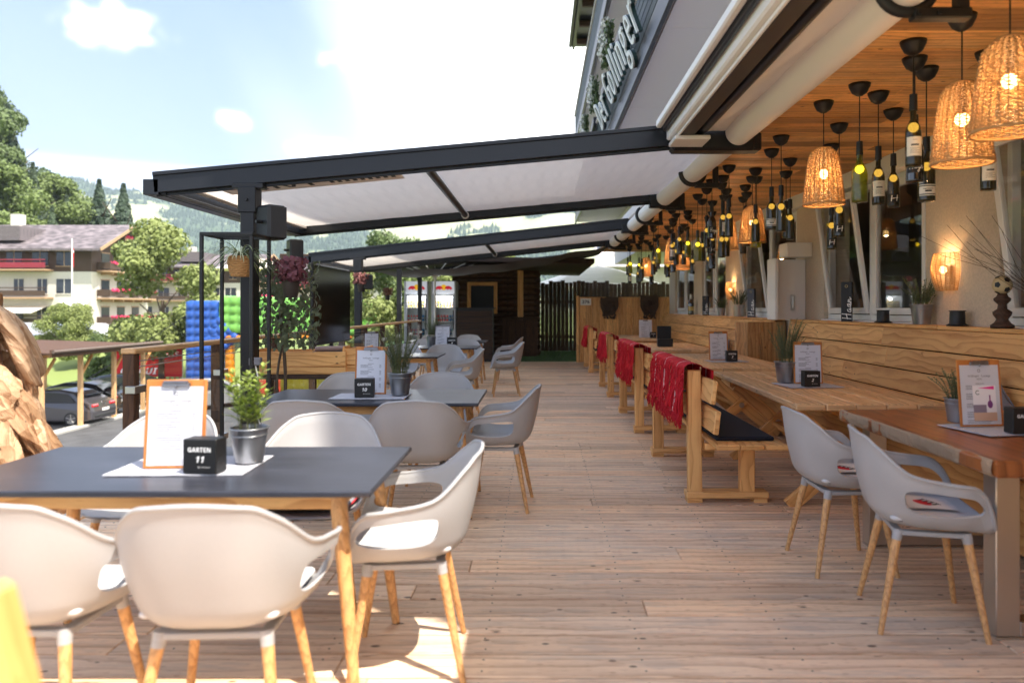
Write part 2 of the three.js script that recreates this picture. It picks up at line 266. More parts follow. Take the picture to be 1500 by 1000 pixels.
// ---------------------------------------------------------------- hotel: ground-floor wall, upper floors, sign
const hotel = thing('hotel_building', 'tall pale hotel with lettered balcony above the wood-ceiled terrace', 'building', [0, 0, 0]);
const WX = 3.25;
{
  const wallBit = (d0, d1, y0, y1, x1 = WX + .3) => mesh('wall', bx(WX, x1, y0, y1, -d0, -d1, .006, 'z', [1, 1]), M.wall, hotel);
  const bays = [[-3.2, -.6], [.4, 2.6], [3.55, 5.2], [6.2, 8.42], [9.3, 11.75], [12.85, 14.75], [15.5, 17.6]];
  wallBit(-4, 18.4, 0, 1.2);
  let prev = -4; for (const [a, b] of bays) { wallBit(prev, a, 1.2, 2.6); prev = b; } wallBit(prev, 18.4, 1.2, 2.6);
  mesh('head_beam', bx(WX - .06, WX + .3, 2.6, 2.79, 4, -18.4, .008, 'z'), M.white, hotel);
  for (const [a, b] of bays) {
    const n = Math.max(2, Math.round((b - a) / 1.1)), w = (b - a) / n;
    mesh('window_sill', bx(WX - .03, WX + .12, 1.2, 1.235, -a, -b, .006), M.white, hotel);
    for (let k = 0; k < n; k++) {
      const d0 = a + k * w, d1 = d0 + w, fr = new THREE.Group(); fr.name = 'window'; hotel.add(fr);
      const X0 = WX + .05, X1 = WX + .12, t = .055;
      mesh('frame', mg([bx(X0, X1, 1.237, 1.237 + t, -d0 - .002, -d1 + .002), bx(X0, X1, 2.598 - t, 2.598, -d0 - .002, -d1 + .002), bx(X0 + .002, X1 - .002, 1.237 + t, 2.598 - t, -d0 - .002, -d0 - t), bx(X0 + .002, X1 - .002, 1.237 + t, 2.598 - t, -d1 + t, -d1 + .002)]), M.white, fr);
      const tilt = (a > 6 && a < 7 && k === n - 1) || (a > 9 && a < 10 && k === n - 1) || (a > 3 && a < 4 && k === n - 1);
      const sash = new THREE.Group(); sash.name = 'sash'; sash.position.set(WX + .03, 1.30, -(d0 + d1) / 2); if (tilt) sash.rotation.z = -.0; fr.add(sash);
      const hw = w / 2 - .065, SH = 1.235;
      // parts of the sash stay one level down: frame and pane merged per look
      const sg = mg([bx(-.0, .045, 0, .06, -hw, hw), bx(0, .045, SH - .06, SH, -hw, hw), bx(.002, .043, .06, SH - .06, -hw, -hw + .06), bx(.002, .043, .06, SH - .06, hw - .06, hw)]);
      const pg = new THREE.PlaneGeometry(hw * 2 - .12, SH - .12); pg.rotateY(-Math.PI / 2); pg.translate(.02, SH / 2, 0);
      if (tilt) { sg.rotateZ(.13); pg.rotateZ(.13); }
      fr.remove(sash);
      sg.translate(...sash.position.toArray()); pg.translate(...sash.position.toArray());
      mesh('sash', sg, M.white, fr); mesh('pane', pg, M.glass, fr);
    }
  }
  // dim room behind the windows
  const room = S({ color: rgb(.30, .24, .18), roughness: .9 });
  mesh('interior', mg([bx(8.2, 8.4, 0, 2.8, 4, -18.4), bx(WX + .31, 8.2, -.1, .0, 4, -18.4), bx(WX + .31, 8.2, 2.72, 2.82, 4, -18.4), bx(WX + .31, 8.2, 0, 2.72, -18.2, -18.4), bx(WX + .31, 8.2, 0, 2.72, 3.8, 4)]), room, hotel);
  mesh('inner_counter', bx(5.6, 6.3, 0, 1.15, -3, -16, .02, 'z'), M.dark[2], hotel);
  // upper floors
  const U0 = .3, U1 = 27;
  mesh('upper_wall', bx(2.75, 9, 2.95, 10.6, -U0 - .3, -U1, .01), M.soffit, hotel);
  for (const [y, near] of [[4.5, 1.65], [7.35, 2.0]]) {
    for (let d = near; d < U1 - .1; d += 3.3) mesh('soffit_panel', bx(1.4, 2.74, y, y + .03, -d - .006, -Math.min(d + 3.3, U1), .006), M.soffit, hotel);
    mesh('balcony_slab', bx(1.36, 2.74, y + .034, y + .2, -near, -U1, .01), M.soffit, hotel);
    mesh('balcony_edge', bx(1.30, 1.355, y - .06, y + .24, -near, -U1, .006, 'z'), M.anthra, hotel);
    for (let k = 0; k < 5; k++) mesh('balcony_board', bx(1.31, 1.335, y + .28 + k * .145, y + .41 + k * .145, -near, -U1, .004, 'z'), S({ color: rgb(.045, .06, .07), roughness: .6 }), hotel);
    mesh('balcony_handrail', bx(1.27, 1.38, y + 1.01, y + 1.06, -near, -U1, .01, 'z'), M.soffit, hotel);
    for (let d = near + .05; d < U1; d += 2.2) mesh('balcony_post', bx(1.336, 1.39, y + .2, y + 1.01, -d, -d - .06), M.anthra, hotel);
    mesh('balcony_end', bx(1.40, 2.74, y + .2, y + 1.0, -near, -near - .04, .004), S({ color: rgb(.06, .07, .08), roughness: .6 }), hotel);
  }
  for (const yy of [5.0, 7.9]) for (let d = 2; d < 26; d += 3.3) { const w = mesh('window', bx(2.70, 2.748, yy, yy + 1.7, -d, -d - 1.2), M.glass, hotel); mesh('frame', mg([bx(2.69, 2.76, yy - .08, yy, -d + .08, -d - 1.28), bx(2.69, 2.76, yy + 1.7, yy + 1.78, -d + .08, -d - 1.28)]), M.white, w); }
  const roof = mesh('roof', mg([bx(1.25, 9.5, 10.7, 10.95, -.35, -U1 + .6, .02), bx(1.18, 1.26, 10.6, 11.05, -.35, -U1 + .6)]), M.anthra, hotel);
  mesh('gutter', rod([1.12, 10.75, -.35], [1.12, 10.75, -U1 + .6], .07), M.anthra, roof);
  for (let d = 1.5; d < U1; d += 1.6) mesh('rafter', bx(1.3, 2.75, 10.5, 10.69, -d, -d - .14, .01), M.dark[0], roof);
  const font = await new FontLoader().loadAsync('fonts/droid/droid_sans_regular.typeface.json');
  let z = -14.0; const letterFace = S({ color: rgb(.78, .80, .78), roughness: .4 }), letterSide = S({ color: rgb(.02, .05, .05), roughness: .4 });
  for (const ch of 'Der Gollinger') {
    if (ch === ' ') { z += .3; continue; }
    const g = new TextGeometry(ch, { font, size: .48, depth: .025, curveSegments: 5 }), k = new TextGeometry(ch, { font, size: .48, depth: .05, curveSegments: 4 });
    g.computeBoundingBox(); const w = g.boundingBox.max.x;
    for (const [q, m, x] of [[g, letterFace, 0], [k, letterSide, .052]]) { q.rotateY(-Math.PI / 2); q.translate(x, 0, z); q.rotateZ(.36); q.translate(1.21, 4.72, 0); mesh(m === letterFace ? 'sign_letter' : 'letter_back', q, m, hotel); }
    z += w + .14;
  }
}
// white shutter box standing open between the windows
{ const t = thing('folded_shutter', 'white folded shutter with metal latch standing out from the wall between windows', 'shutter', [WX, 0, -8.86]);
  mesh('panel', bx(-.46, -.42, 1.22, 1.95, .14, -.16, .006), M.white, t); mesh('panel', bx(-.415, -.002, 1.22, 1.95, -.12, -.16, .006), M.white, t); mesh('latch', mg([bx(-.19, -.15, 1.33, 1.52, -.118, -.085), rod([-.17, 1.36, -.08], [-.17, 1.50, -.08], .012)]), M.steel, t); mesh('head_box', bx(-.3, -.002, 1.97, 2.14, .1, -.2, .006), M.white, t); }

// ---------------------------------------------------------------- boarded ceiling, its rim
const ceiling = structGroup('ceiling');
{
  const r = rng(8); let D = -3.6, farC = [];
  while (D < 18.3) {
    const w = [.145, .19, .12, .165][Math.floor(r() * 4)], cut = r() < .55 ? 1.75 + r() * 1.2 : 3.2, ends = cut < 3.1 ? [[1.46, cut], [cut + .002, WX - .065]] : [[1.46, WX - .065]];
    for (const [a, b] of ends) { const g = cb(b - a, .022, w - .004, .003, 'x', [2, .5], r); g.translate((a + b) / 2, 2.768 + (r() - .5) * .006, -D - w / 2); if (D < 9) mesh('board', g, M.ceil[Math.floor(r() * 5)], ceiling); else (farC[Math.floor(r() * 5)] ??= []).push(g); }
    D += w;
  }
  farC.forEach((l, i) => mesh('far_boards', mg(l), M.ceil[i], ceiling, null, 'stuff'));
  mesh('ceiling_slab', bx(1.44, WX + .3, 2.80, 2.94, 4, -18.4, .01), M.soffit, ceiling);
}

// ---------------------------------------------------------------- awnings
function clothSheet(p00, p10, p01, p11, nu, nv, sag) {           // bilinear sheet, slight sag; p(u,v)
  const s = new THREE.PlaneGeometry(1, 1, nu, nv), p = s.attributes.position, uv = s.attributes.uv;
  for (let i = 0; i < p.count; i++) { const u = p.getX(i) + .5, v = p.getY(i) + .5; const q = [0, 1, 2].map((k) => (p00[k] * (1 - u) + p10[k] * u) * (1 - v) + (p01[k] * (1 - u) + p11[k] * u) * v); p.setXYZ(i, q[0], q[1] - sag(u, v), q[2]); uv.setXY(i, u * 3, v * 3); }
  s.computeVertexNormals(); return s;
}
function awning(label, d0, d1, xo, yo, fabric, post) {           // rails from the roller to the outer gutter, cloth between
  const t = thing('terrace_awning', label, 'awning', [1.54, 0, -d0], 0, 'awnings over the terrace');
  const X = (x) => x - 1.54, rail = (z) => { const a = [X(1.5), 2.74, z], b = [X(xo), yo, z]; const sl = (yo - 2.74) / (xo - 1.5);
    return { main: mg([bar(a, b, .15, .06), bar([a[0], a[1] + .07, z + .035], [b[0], b[1] + .07, z + .035], .03, .022), bar([a[0], a[1] - .085, z - .03], [b[0], b[1] - .085, z - .03], .028, .02)]), sl }; };
  const zn = 0, zf = -(d1 - d0);
  mesh('rail', rail(zn).main, M.anthra, t); mesh('rail', rail(zf).main, M.anthra, t);
  const yat = (x) => 2.74 + (yo - 2.74) * (1.5 - x) / (1.5 - xo);
  mesh('gutter', mg([bar([X(xo) - .02, yo - .03, zn + .03], [X(xo) - .02, yo - .03, zf - .03], .12, .12), bar([X(xo) + .06, yo - .07, zn], [X(xo) + .06, yo - .07, zf], .05, .03)]), M.anthra, t);
  mesh('cross_tube', rod([X(-.9), yat(-.9) - .035, zn - .03], [X(-.9), yat(-.9) - .035, zf + .03], .035, .035, 14), M.anthra, t);
  mesh('tube_cap', mg([rod([X(-.9), yat(-.9) - .035, zf + .10], [X(-.9), yat(-.9) - .035, zf + .03], .045, .045, 14)]), M.white, t);
  const r = rng(d0 * 10 | 0), n = 9, w = (1.5 - xo - .1) / n;          // cloth is sewn from strips along the rail
  for (let k = 0; k < n; k++) { const xa = 1.5 - k * w, xb = xa - w - .004; const g = clothSheet([X(xa), yat(xa) + .012, zn - .03], [X(xb), yat(xb) + .014, zn - .03], [X(xa), yat(xa) + .012, zf + .03], [X(xb), yat(xb) + .014, zf + .03], 8, 24, (u, v) => .035 * Math.sin(v * Math.PI) + .006 * fbm(u * 3 + k * 3, v * 5, 6)); mesh('cloth_strip', g, fabric, t); }
  mesh('front_profile', bar([X(xo) + .13, yo + .02, zn - .02], [X(xo) + .13, yo + .02, zf + .02], .07, .05), M.white, t);
  mesh('wall_bracket', mg([bx(X(1.34), X(1.72), 2.58, 2.72, zn + .06, zn - .10, .012), bx(X(1.34), X(1.72), 2.58, 2.72, zf + .08, zf - .05, .012)]), M.metal, t);
  if (post) { const px = X(post), py = yat(post);
    mesh('post', bx(px - .055, px + .055, 0, py - .10, zn + .055, zn - .055, .006, 'y'), M.metal, t);
    mesh('post_head', mg([bx(px - .07, px + .07, py - .30, py - .10, zn + .065, zn - .065, .006), bx(px - .12, px + .12, py - .11, py - .07, zn + .05, zn - .05), rod([px, py - .2, zn + .07], [px, py - .2, zn + .085], .012)]), M.metal, t); mesh('base_plate', bx(px - .1, px + .1, .001, .014, zn + .1, zn - .1), M.metal, t); }
  return t;
}
const aw1 = awning('white awning slung between dark rails beside the plant frame', 5.75, 9.0, -3.0, 2.33, M.fabric, -2.26);
{ const lt = canvasTex(512, 128, (x) => { x.fillStyle = '#e8ded6'; x.fillRect(0, 0, 512, 128); x.fillStyle = '#2a2a2e'; x.font = 'bold 84px sans-serif'; x.fillText('LAUT', 250, 92); for (let k = 0; k < 9; k++) x.fillRect(20 + k * 22, 40, 12, 46); });
  const g = new THREE.PlaneGeometry(1.5, .36); g.rotateX(Math.PI / 2); g.rotateY(Math.PI); g.rotateZ(.0945); mesh('cloth_print', g, S({ map: lt, roughness: .95 }), aw1, [-1.9 - 1.54, 2.405, -.42]); }
awning('long white awning in the middle of the terrace before the fridges', 12.0, 15.0, -3.75, 2.17, M.fabric, -2.95);
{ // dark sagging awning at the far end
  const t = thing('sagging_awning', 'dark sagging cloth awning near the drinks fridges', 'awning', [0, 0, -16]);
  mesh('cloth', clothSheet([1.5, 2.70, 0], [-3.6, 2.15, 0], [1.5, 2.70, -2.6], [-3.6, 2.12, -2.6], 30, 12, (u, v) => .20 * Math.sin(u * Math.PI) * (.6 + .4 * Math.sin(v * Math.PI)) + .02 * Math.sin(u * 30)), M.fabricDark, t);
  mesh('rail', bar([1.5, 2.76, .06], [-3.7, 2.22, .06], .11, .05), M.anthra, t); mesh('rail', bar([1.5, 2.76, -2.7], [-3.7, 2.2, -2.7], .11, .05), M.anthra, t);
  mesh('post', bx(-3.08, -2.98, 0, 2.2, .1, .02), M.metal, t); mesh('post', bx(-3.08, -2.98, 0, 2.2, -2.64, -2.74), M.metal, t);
}
{ // roller tube with brackets
  const t = thing('awning_roller', 'long white cloth roller in dark clamps along the wooden ceiling edge', 'awning roller', [1.52, 2.70, 0]);
  for (const [a, b] of [[-3, 5.62], [5.84, 8.95], [9.1, 11.9], [12.1, 15.6]]) mesh('rolled_cloth', T(new THREE.CylinderGeometry(.1, .1, b - a, 28, 1), 0, 0, -(a + b) / 2, Math.PI / 2), M.fabricRoll, t);
  for (const d of [3.05, 7.3, 8.98, 10.6, 12.0, 13.6, 15.1]) mesh('clamp', mg([T(new THREE.TorusGeometry(.118, .024, 8, 20, 4.2), 0, 0, -d, 0, 0, 2.2), bx(.02, .26, -.15, -.105, -d - .03, -d + .03, .006), bx(.20, .25, -.11, .06, -d - .028, -d + .028, .006), rod([.04, -.128, -d + .03], [.04, -.128, -d + .04], .011), rod([.12, -.128, -d + .03], [.12, -.128, -d + .04], .011)]), M.black, t);
  for (const d of [5.73]) mesh('end_bracket', bx(-.5, .14, -.13, .09, -d + .08, -d - .09, .02), M.metal, t);
}
{ // the rolled-in awning over the near tables: only its front profile stands out from the roller
  const t = thing('retracted_awning', 'retracted awning with broad dark front profile and white edge strip', 'awning', [1.09, 2.70, -1.0]);
  const L = 4.62;
  mesh('front_profile', mg([bx(-.06, .05, -.075, .085, 0, -L, .012, 'z'), bx(.05, .075, -.05, .02, 0, -L, .01, 'z')]), S({ color: rgb(.05, .042, .04), roughness: .45, metalness: .2 }), t);
  mesh('edge_strip', mg([bx(-.115, -.064, -.06, .06, 0, -L - .03, .012, 'z'), bx(-.08, -.063, -.085, -.062, 0, -L, .004, 'z')]), M.white, t);
  mesh('cover_profile', bx(-.15, -.12, .0, .10, 0, -L, .008, 'z'), M.anthra, t); mesh('rain_strip', bx(-.20, -.155, .03, .09, 0, -L, .01, 'z'), M.white, t);
  mesh('tension_tube', rod([.115, -.03, 0], [.115, -.03, -L - .02], .033, .033, 16), M.anthra, t);
  mesh('cloth', clothSheet([.08, .03, 0], [.43, .07, 0], [.08, .03, -L], [.43, .07, -L], 14, 70, (u, v) => .05 * Math.sin(u * Math.PI) * (.7 + .6 * fbm(v * 9, u * 2, 3)) + .01 * Math.sin(v * 26 + u * 9) * Math.sin(u * Math.PI)), M.fabricRoll, t);
  mesh('end_cap', bx(-.10, .16, -.11, -.078, -L + .25, -L - .02, .006), M.white, t);
}
// ---------------------------------------------------------------- shell armchair
const lerpT = (tab, a) => {                                      // smooth curve through the table (monotone cubic)
  const n = tab.length; let i = 0; while (i < n - 2 && a > tab[i + 1][0]) i++;
  const sl = (k) => (tab[k + 1][1] - tab[k][1]) / (tab[k + 1][0] - tab[k][0]), tan = (k) => { if (k === 0 || k === n - 1) return 0; const p = sl(k - 1), q = sl(k); return p * q <= 0 ? 0 : 2 * p * q / (p + q); };
  const h = tab[i + 1][0] - tab[i][0], t = clamp((a - tab[i][0]) / h), t2 = t * t, t3 = t2 * t;
  return (2 * t3 - 3 * t2 + 1) * tab[i][1] + (t3 - 2 * t2 + t) * h * tan(i) + (-2 * t3 + 3 * t2) * tab[i + 1][1] + (t3 - t2) * h * tan(i + 1);
};
const Rt = [[0, .275], [45, .295], [90, .295], [112, .325], [130, .325], [150, .275], [180, .245]], Rs = [[0, .185], [45, .215], [90, .225], [125, .262], [140, .268], [180, .232]];
const Rim = [[0, .825], [30, .812], [44, .775], [72, .675], [95, .655], [112, .645], [122, .60], [134, .47], [150, .44], [180, .43]];
function shellPoint(th, v) {                                    // th in degrees from the rear, v 0 centre .. 1 rim
  const a = Math.abs(th), rs = lerpT(Rs, a), rt = lerpT(Rt, a), rim = lerpT(Rim, a), ys = .445 - .012 * sstep(110, 180, a), up = clamp((rim - ys) / .15);
  const B = [rs - .07, ys], C = [rs + .005, ys], E = [rs + .02 * up + .012, ys + .075 * up - .004]; let r, y;
  if (v < .4) { const k = v / .4; r = B[0] * k; y = ys - .018 * (1 - k * k); }
  else if (v < .6) { const k = (v - .4) / .2, m = 1 - k; r = m * m * B[0] + 2 * m * k * C[0] + k * k * E[0]; y = m * m * B[1] + 2 * m * k * C[1] + k * k * E[1]; }
  else { const k = (v - .6) / .4, m = 1 - k; r = E[0] + (rt - E[0]) * (k * .75 + .25 * k * k) + .012 * up * Math.sin(k * Math.PI); y = E[1] + (rim - E[1]) * k; if (k > .9 && up > .3) r += .004 * (k - .9) / .1; }
  const t = th * Math.PI / 180; return [Math.sin(t) * r, y, -Math.cos(t) * r];
}
function shellGeometry() {
  const hole = (th, v) => { const a = Math.abs(th), q = Math.pow(Math.abs((a - 94) / 29), 3.2) + Math.pow(Math.abs((v - .735) / .138), 3.2); return q - 1; };   // open side under each arm
  const nT = 96, nV = 30, key = new Map(), par = [], tris = [];
  const vid = (th, v) => { const k = v < 1e-6 ? 'c' : ((th + 540) % 360).toFixed(3) + '|' + v.toFixed(4); if (!key.has(k)) { key.set(k, par.length); par.push([th, v]); } return key.get(k); };
  const clip = (poly) => { const out = []; for (let i = 0; i < poly.length; i++) { const A = poly[i], B = poly[(i + 1) % poly.length], ha = hole(...A), hb = hole(...B); if (ha >= 0) out.push(A); if ((ha >= 0) !== (hb >= 0)) { let lo = 0, hi = 1; for (let k = 0; k < 18; k++) { const m = (lo + hi) / 2, h = hole(A[0] + (B[0] - A[0]) * m, A[1] + (B[1] - A[1]) * m); if ((h >= 0) === (ha >= 0)) lo = m; else hi = m; } out.push([A[0] + (B[0] - A[0]) * lo, A[1] + (B[1] - A[1]) * lo]); } } return out; };
  for (let i = 0; i < nT; i++) for (let j = 0; j < nV; j++) {
    const t0 = -180 + i * 360 / nT, t1 = t0 + 360 / nT, v0 = j / nV, v1 = (j + 1) / nV;
    for (const tri of [[[t0, v0], [t1, v1], [t1, v0]], [[t0, v0], [t0, v1], [t1, v1]]]) { if (j === 0 && tri[2][1] === 0 && tri[0][1] === 0) continue; const p = clip(tri).map((q) => vid(...q)).filter((q, k, a) => q !== a[(k + 1) % a.length]); for (let k = 1; k < p.length - 1; k++) if (p[0] !== p[k] && p[k] !== p[k + 1] && p[0] !== p[k + 1]) tris.push([p[0], p[k], p[k + 1]]); }
  }
  const pos = par.map((q) => new THREE.Vector3(...shellPoint(...q)));
  const nor = par.map(([th, v]) => { if (v < .02) return new THREE.Vector3(0, 1, 0); const e = .004, a = new THREE.Vector3(...shellPoint(th - .6, v)), b = new THREE.Vector3(...shellPoint(th + .6, v)), c = new THREE.Vector3(...shellPoint(th, Math.max(0, v - e))), d = new THREE.Vector3(...shellPoint(th, Math.min(1, v + e))); const n = b.sub(a).cross(d.sub(c)).normalize(); return n; });
  // make all normals face the sitter
  nor.forEach((n, i) => { const inward = new THREE.Vector3(-pos[i].x, .62 - pos[i].y, -pos[i].z); if (n.dot(inward) < 0) n.negate(); });
  const th = .0055, P = [], N = [], U = [], edge = new Map();
  const put = (i, s) => { const q = pos[i].clone().addScaledVector(nor[i], s * th); P.push(q.x, q.y, q.z); N.push(nor[i].x * s, nor[i].y * s, nor[i].z * s); U.push(par[i][0] / 120, par[i][1]); };
  for (const t of tris) { let [a, b, c] = t; const n = pos[b].clone().sub(pos[a]).cross(pos[c].clone().sub(pos[a])); if (n.dot(nor[a]) < 0) [b, c] = [c, b]; put(a, 1); put(b, 1); put(c, 1); put(a, -1); put(c, -1); put(b, -1);
    for (const [x, y] of [[a, b], [b, c], [c, a]]) { const k = Math.min(x, y) + '_' + Math.max(x, y); edge.set(k, edge.has(k) ? null : [x, y]); } }
  for (const e of edge.values()) if (e) { const [a, b] = e, A = pos[a].clone().addScaledVector(nor[a], th), A2 = pos[a].clone().addScaledVector(nor[a], -th), B = pos[b].clone().addScaledVector(nor[b], th), B2 = pos[b].clone().addScaledVector(nor[b], -th);
    const n = B.clone().sub(A).cross(nor[a]).normalize(); for (const q of [A, A2, B2, A, B2, B]) { P.push(q.x, q.y, q.z); N.push(n.x, n.y, n.z); U.push(0, 0); } }
  const g = new THREE.BufferGeometry(); g.setAttribute('position', new THREE.Float32BufferAttribute(P, 3)); g.setAttribute('normal', new THREE.Float32BufferAttribute(N, 3)); g.setAttribute('uv', new THREE.Float32BufferAttribute(U, 2)); return g;
}
const shellG = shellGeometry();
const chairLegs = [[-1, -1], [1, -1], [-1, 1], [1, 1]].map(([sx, sz]) => { const a = [sx * .15, .425, sz * .13 + .01], b = [sx * .215, 0, sz * .205 + .0], m = a.map((v, q) => v + (b[q] - v) * .10); return { leg: rod(b, m, .0115, .0185, 14), socket: rod(m, a, .0195, .022, 14) }; });
const rimTube = (() => { const pts = []; for (let t = -134; t <= 134; t += 4) pts.push(shellPoint(t, 1)); return new THREE.TubeGeometry(new THREE.CatmullRomCurve3(pts.map((p) => new THREE.Vector3(...p))), 110, .0085, 6, false); })();
const frameG = mg([bar([-.15, .415, -.12], [.15, .415, -.12], .02, .035), bar([-.15, .415, .14], [.15, .415, .14], .02, .035), bar([-.15, .414, -.12], [-.15, .414, .14], .035, .02), bar([.15, .414, -.12], [.15, .414, .14], .035, .02)]);
function makeChair(mat, label, pos, turn, group) {
  const t = thing('shell_armchair', label, 'chair', pos, turn, group);
  const s = mesh('shell', shellG, mat, t); mesh('rolled_rim', rimTube, mat, s);
  mesh('seat_frame', frameG, mat, t);
  for (const l of chairLegs) { const g = mesh('leg', l.leg, M.leg, t); mesh('leg_socket', l.socket, mat, g); }
  return t;
}
const chairProto = {};
function chair(kind, label, x, D, turn, group) {
  const mat = M.shell; kind = 'shell';
  if (!chairProto[kind]) return chairProto[kind] = makeChair(mat, label, [x, 0, -D], turn, group);
  const c = copy(chairProto[kind], label, [x, 0, -D], turn); if (group) c.userData.group = group; else delete c.userData.group; return c;
}
const away = Math.PI, toCam = 0, left = -Math.PI / 2, right = Math.PI / 2;
chair('taupe', 'pale grey shell armchair turned towards the sunlit dark slate table, two side by side', -.95, 2.26, away + .04, 'near-side chairs of the sunlit dark slate table');
chair('taupe', 'pale grey shell armchair turned towards the sunlit dark slate table, two side by side', -1.53, 2.28, away - .05, 'near-side chairs of the sunlit dark slate table');
chair('white', 'pale grey shell armchair at the aisle end of the sunlit dark slate table', -.50, 2.86, left + .10);
chair('white', 'pale grey shell armchair behind the sunlit dark slate table in full sun', -1.05, 3.48, toCam + .06, 'far-side chairs of the sunlit dark slate table');
chair('white', 'pale grey shell armchair behind the sunlit dark slate table in full sun', -1.86, 3.5, toCam - .08, 'far-side chairs of the sunlit dark slate table');
chair('taupe', 'pale grey shell armchair on the sunny side of the shaded dark slate table', -.74, 4.5, away + .05, 'chairs at the shaded dark slate table');
chair('taupe', 'pale grey shell armchair on the sunny side of the shaded dark slate table', -1.38, 4.52, away - .04, 'chairs at the shaded dark slate table');
chair('taupe', 'pale grey shell armchair at the aisle end of the shaded dark slate table', -.27, 5.1, left - .06);
chair('white', 'pale grey shell armchair on the fridge side of the shaded dark slate table', -.80, 5.82, toCam, 'chairs at the shaded dark slate table');
chair('white', 'pale grey shell armchair on the fridge side of the shaded dark slate table', -1.52, 5.84, toCam + .08, 'chairs at the shaded dark slate table');
chair('taupe', 'pale grey shell armchair at the aisle end of the table before the fridges', -1.0, 9.56, left + .15);
chair('taupe', 'pale grey shell armchair backing the table before the fridges', -1.36, 10.55, toCam + .1, 'chairs backing the table before the fridges');
chair('taupe', 'pale grey shell armchair at the crate end of the table before the fridges', -2.0, 9.1, away);
chair('white', 'pale grey shell armchair backing the table before the fridges', -1.98, 10.6, toCam, 'chairs backing the table before the fridges');
chair('taupe', 'pale grey shell armchair at the aisle end of the dark table beyond', -.52, 11.5, left + .1, 'aisle chairs of the far tables');
chair('taupe', 'pale grey shell armchair at the aisle end of the dark table beyond', -.58, 13.5, left - .05, 'aisle chairs of the far tables');
for (const [x, d] of [[-1.25, 12.3], [-1.95, 12.35], [-1.4, 14.4], [-2.1, 14.4]]) chair('white', 'pale grey shell armchair at the far dark tables near the fridges', x, d, toCam, 'grey chairs of the far tables');
chair('white', 'pale grey shell armchair with printed cushion pulled out from the slab table', 1.67, 3.24, right - .22);
chair('white', 'pale grey shell armchair with printed cushion close beside the plank table', 1.60, 3.93, right + .02);

// seat cushions (lie on the chairs)
const cushG = (() => { const g = new RoundedBoxGeometry(.40, .045, .38, 4, .02); const p = g.attributes.position; for (let i = 0; i < p.count; i++) { const x = p.getX(i), z = p.getZ(i), k = (1 - (x / .2) ** 2) * (1 - (z / .19) ** 2); p.setY(i, p.getY(i) * (.55 + .75 * k)); } g.computeVertexNormals(); return g; })();
const cushPipe = (() => { const c = []; for (let k = 0; k < 40; k++) { const a = k / 40 * 6.283, q = (v) => Math.sign(v) * Math.pow(Math.abs(v), .28); c.push(new THREE.Vector3(.196 * q(Math.cos(a)), -.006, .187 * q(Math.sin(a)))); } return new THREE.TubeGeometry(new THREE.CatmullRomCurve3(c, true), 70, .008, 6, true); })();
const printT = canvasTex(256, 256, (x) => { x.fillStyle = '#d8d4d2'; x.fillRect(0, 0, 256, 256); x.fillStyle = '#c8202c'; x.beginPath(); x.ellipse(110, 100, 62, 34, -.5, 0, 7); x.fill(); x.fillStyle = '#15151c'; x.save(); x.translate(128, 128); x.rotate(-.5); for (let k = 0; k < 4; k++) x.fillRect(-66 + k * 34, -20, 22, 40); x.fillRect(-70, 24, 140, 8); x.restore(); });
const printG = (() => { const g = new THREE.PlaneGeometry(.2, .2, 8, 8); g.rotateX(-Math.PI / 2); const p = g.attributes.position; for (let i = 0; i < p.count; i++) { const x = p.getX(i), z = p.getZ(i), k = (1 - (x / .2) ** 2) * (1 - (z / .19) ** 2); p.setY(i, .0232 * (.55 + .75 * k)); } return g; })();
function cushion(label, mat, pipe, x, D, turn, print, tilt = 0) { const t = thing('seat_cushion', label, 'cushion', [x, .482, -D], turn); t.rotation.order = 'YXZ'; t.rotation.x = tilt; mesh('pad', cushG, mat, t); mesh('piping', cushPipe, pipe, t); if (print) mesh('print', printG, S({ map: printT, roughness: .95 }), t); return t; }
const lightPad = S({ color: rgb(.58, .57, .57), roughness: .95 });
cushion('pale cushion with red and black print on the chair pulled out from the slab table', lightPad, M.navy, 1.70, 3.23, right - .22, true);
cushion('pale cushion with red and black print on the chair beside the plank table', lightPad, M.navy, 1.63, 3.93, right, true);
cushion('white cushion with dark edge on the sunlit chair at the sunlit dark slate table end', lightPad, M.navy, -.53, 2.86, left + .1);
cushion('pale cushion with dark piping on a grey shell chair at the sunlit dark slate table', lightPad, M.navy, -.95, 2.29, away).userData.group = 'cushions on the grey chairs';
cushion('pale cushion with dark piping on a grey shell chair at the sunlit dark slate table', lightPad, M.navy, -1.53, 2.31, away).userData.group = 'cushions on the grey chairs';
cushion('grey cushion with red edge on the grey chair behind the sunlit dark slate table', S({ color: rgb(.25, .24, .26), roughness: .95 }), S({ color: rgb(.5, .02, .03), roughness: .9 }), -1.05, 3.46, 0);

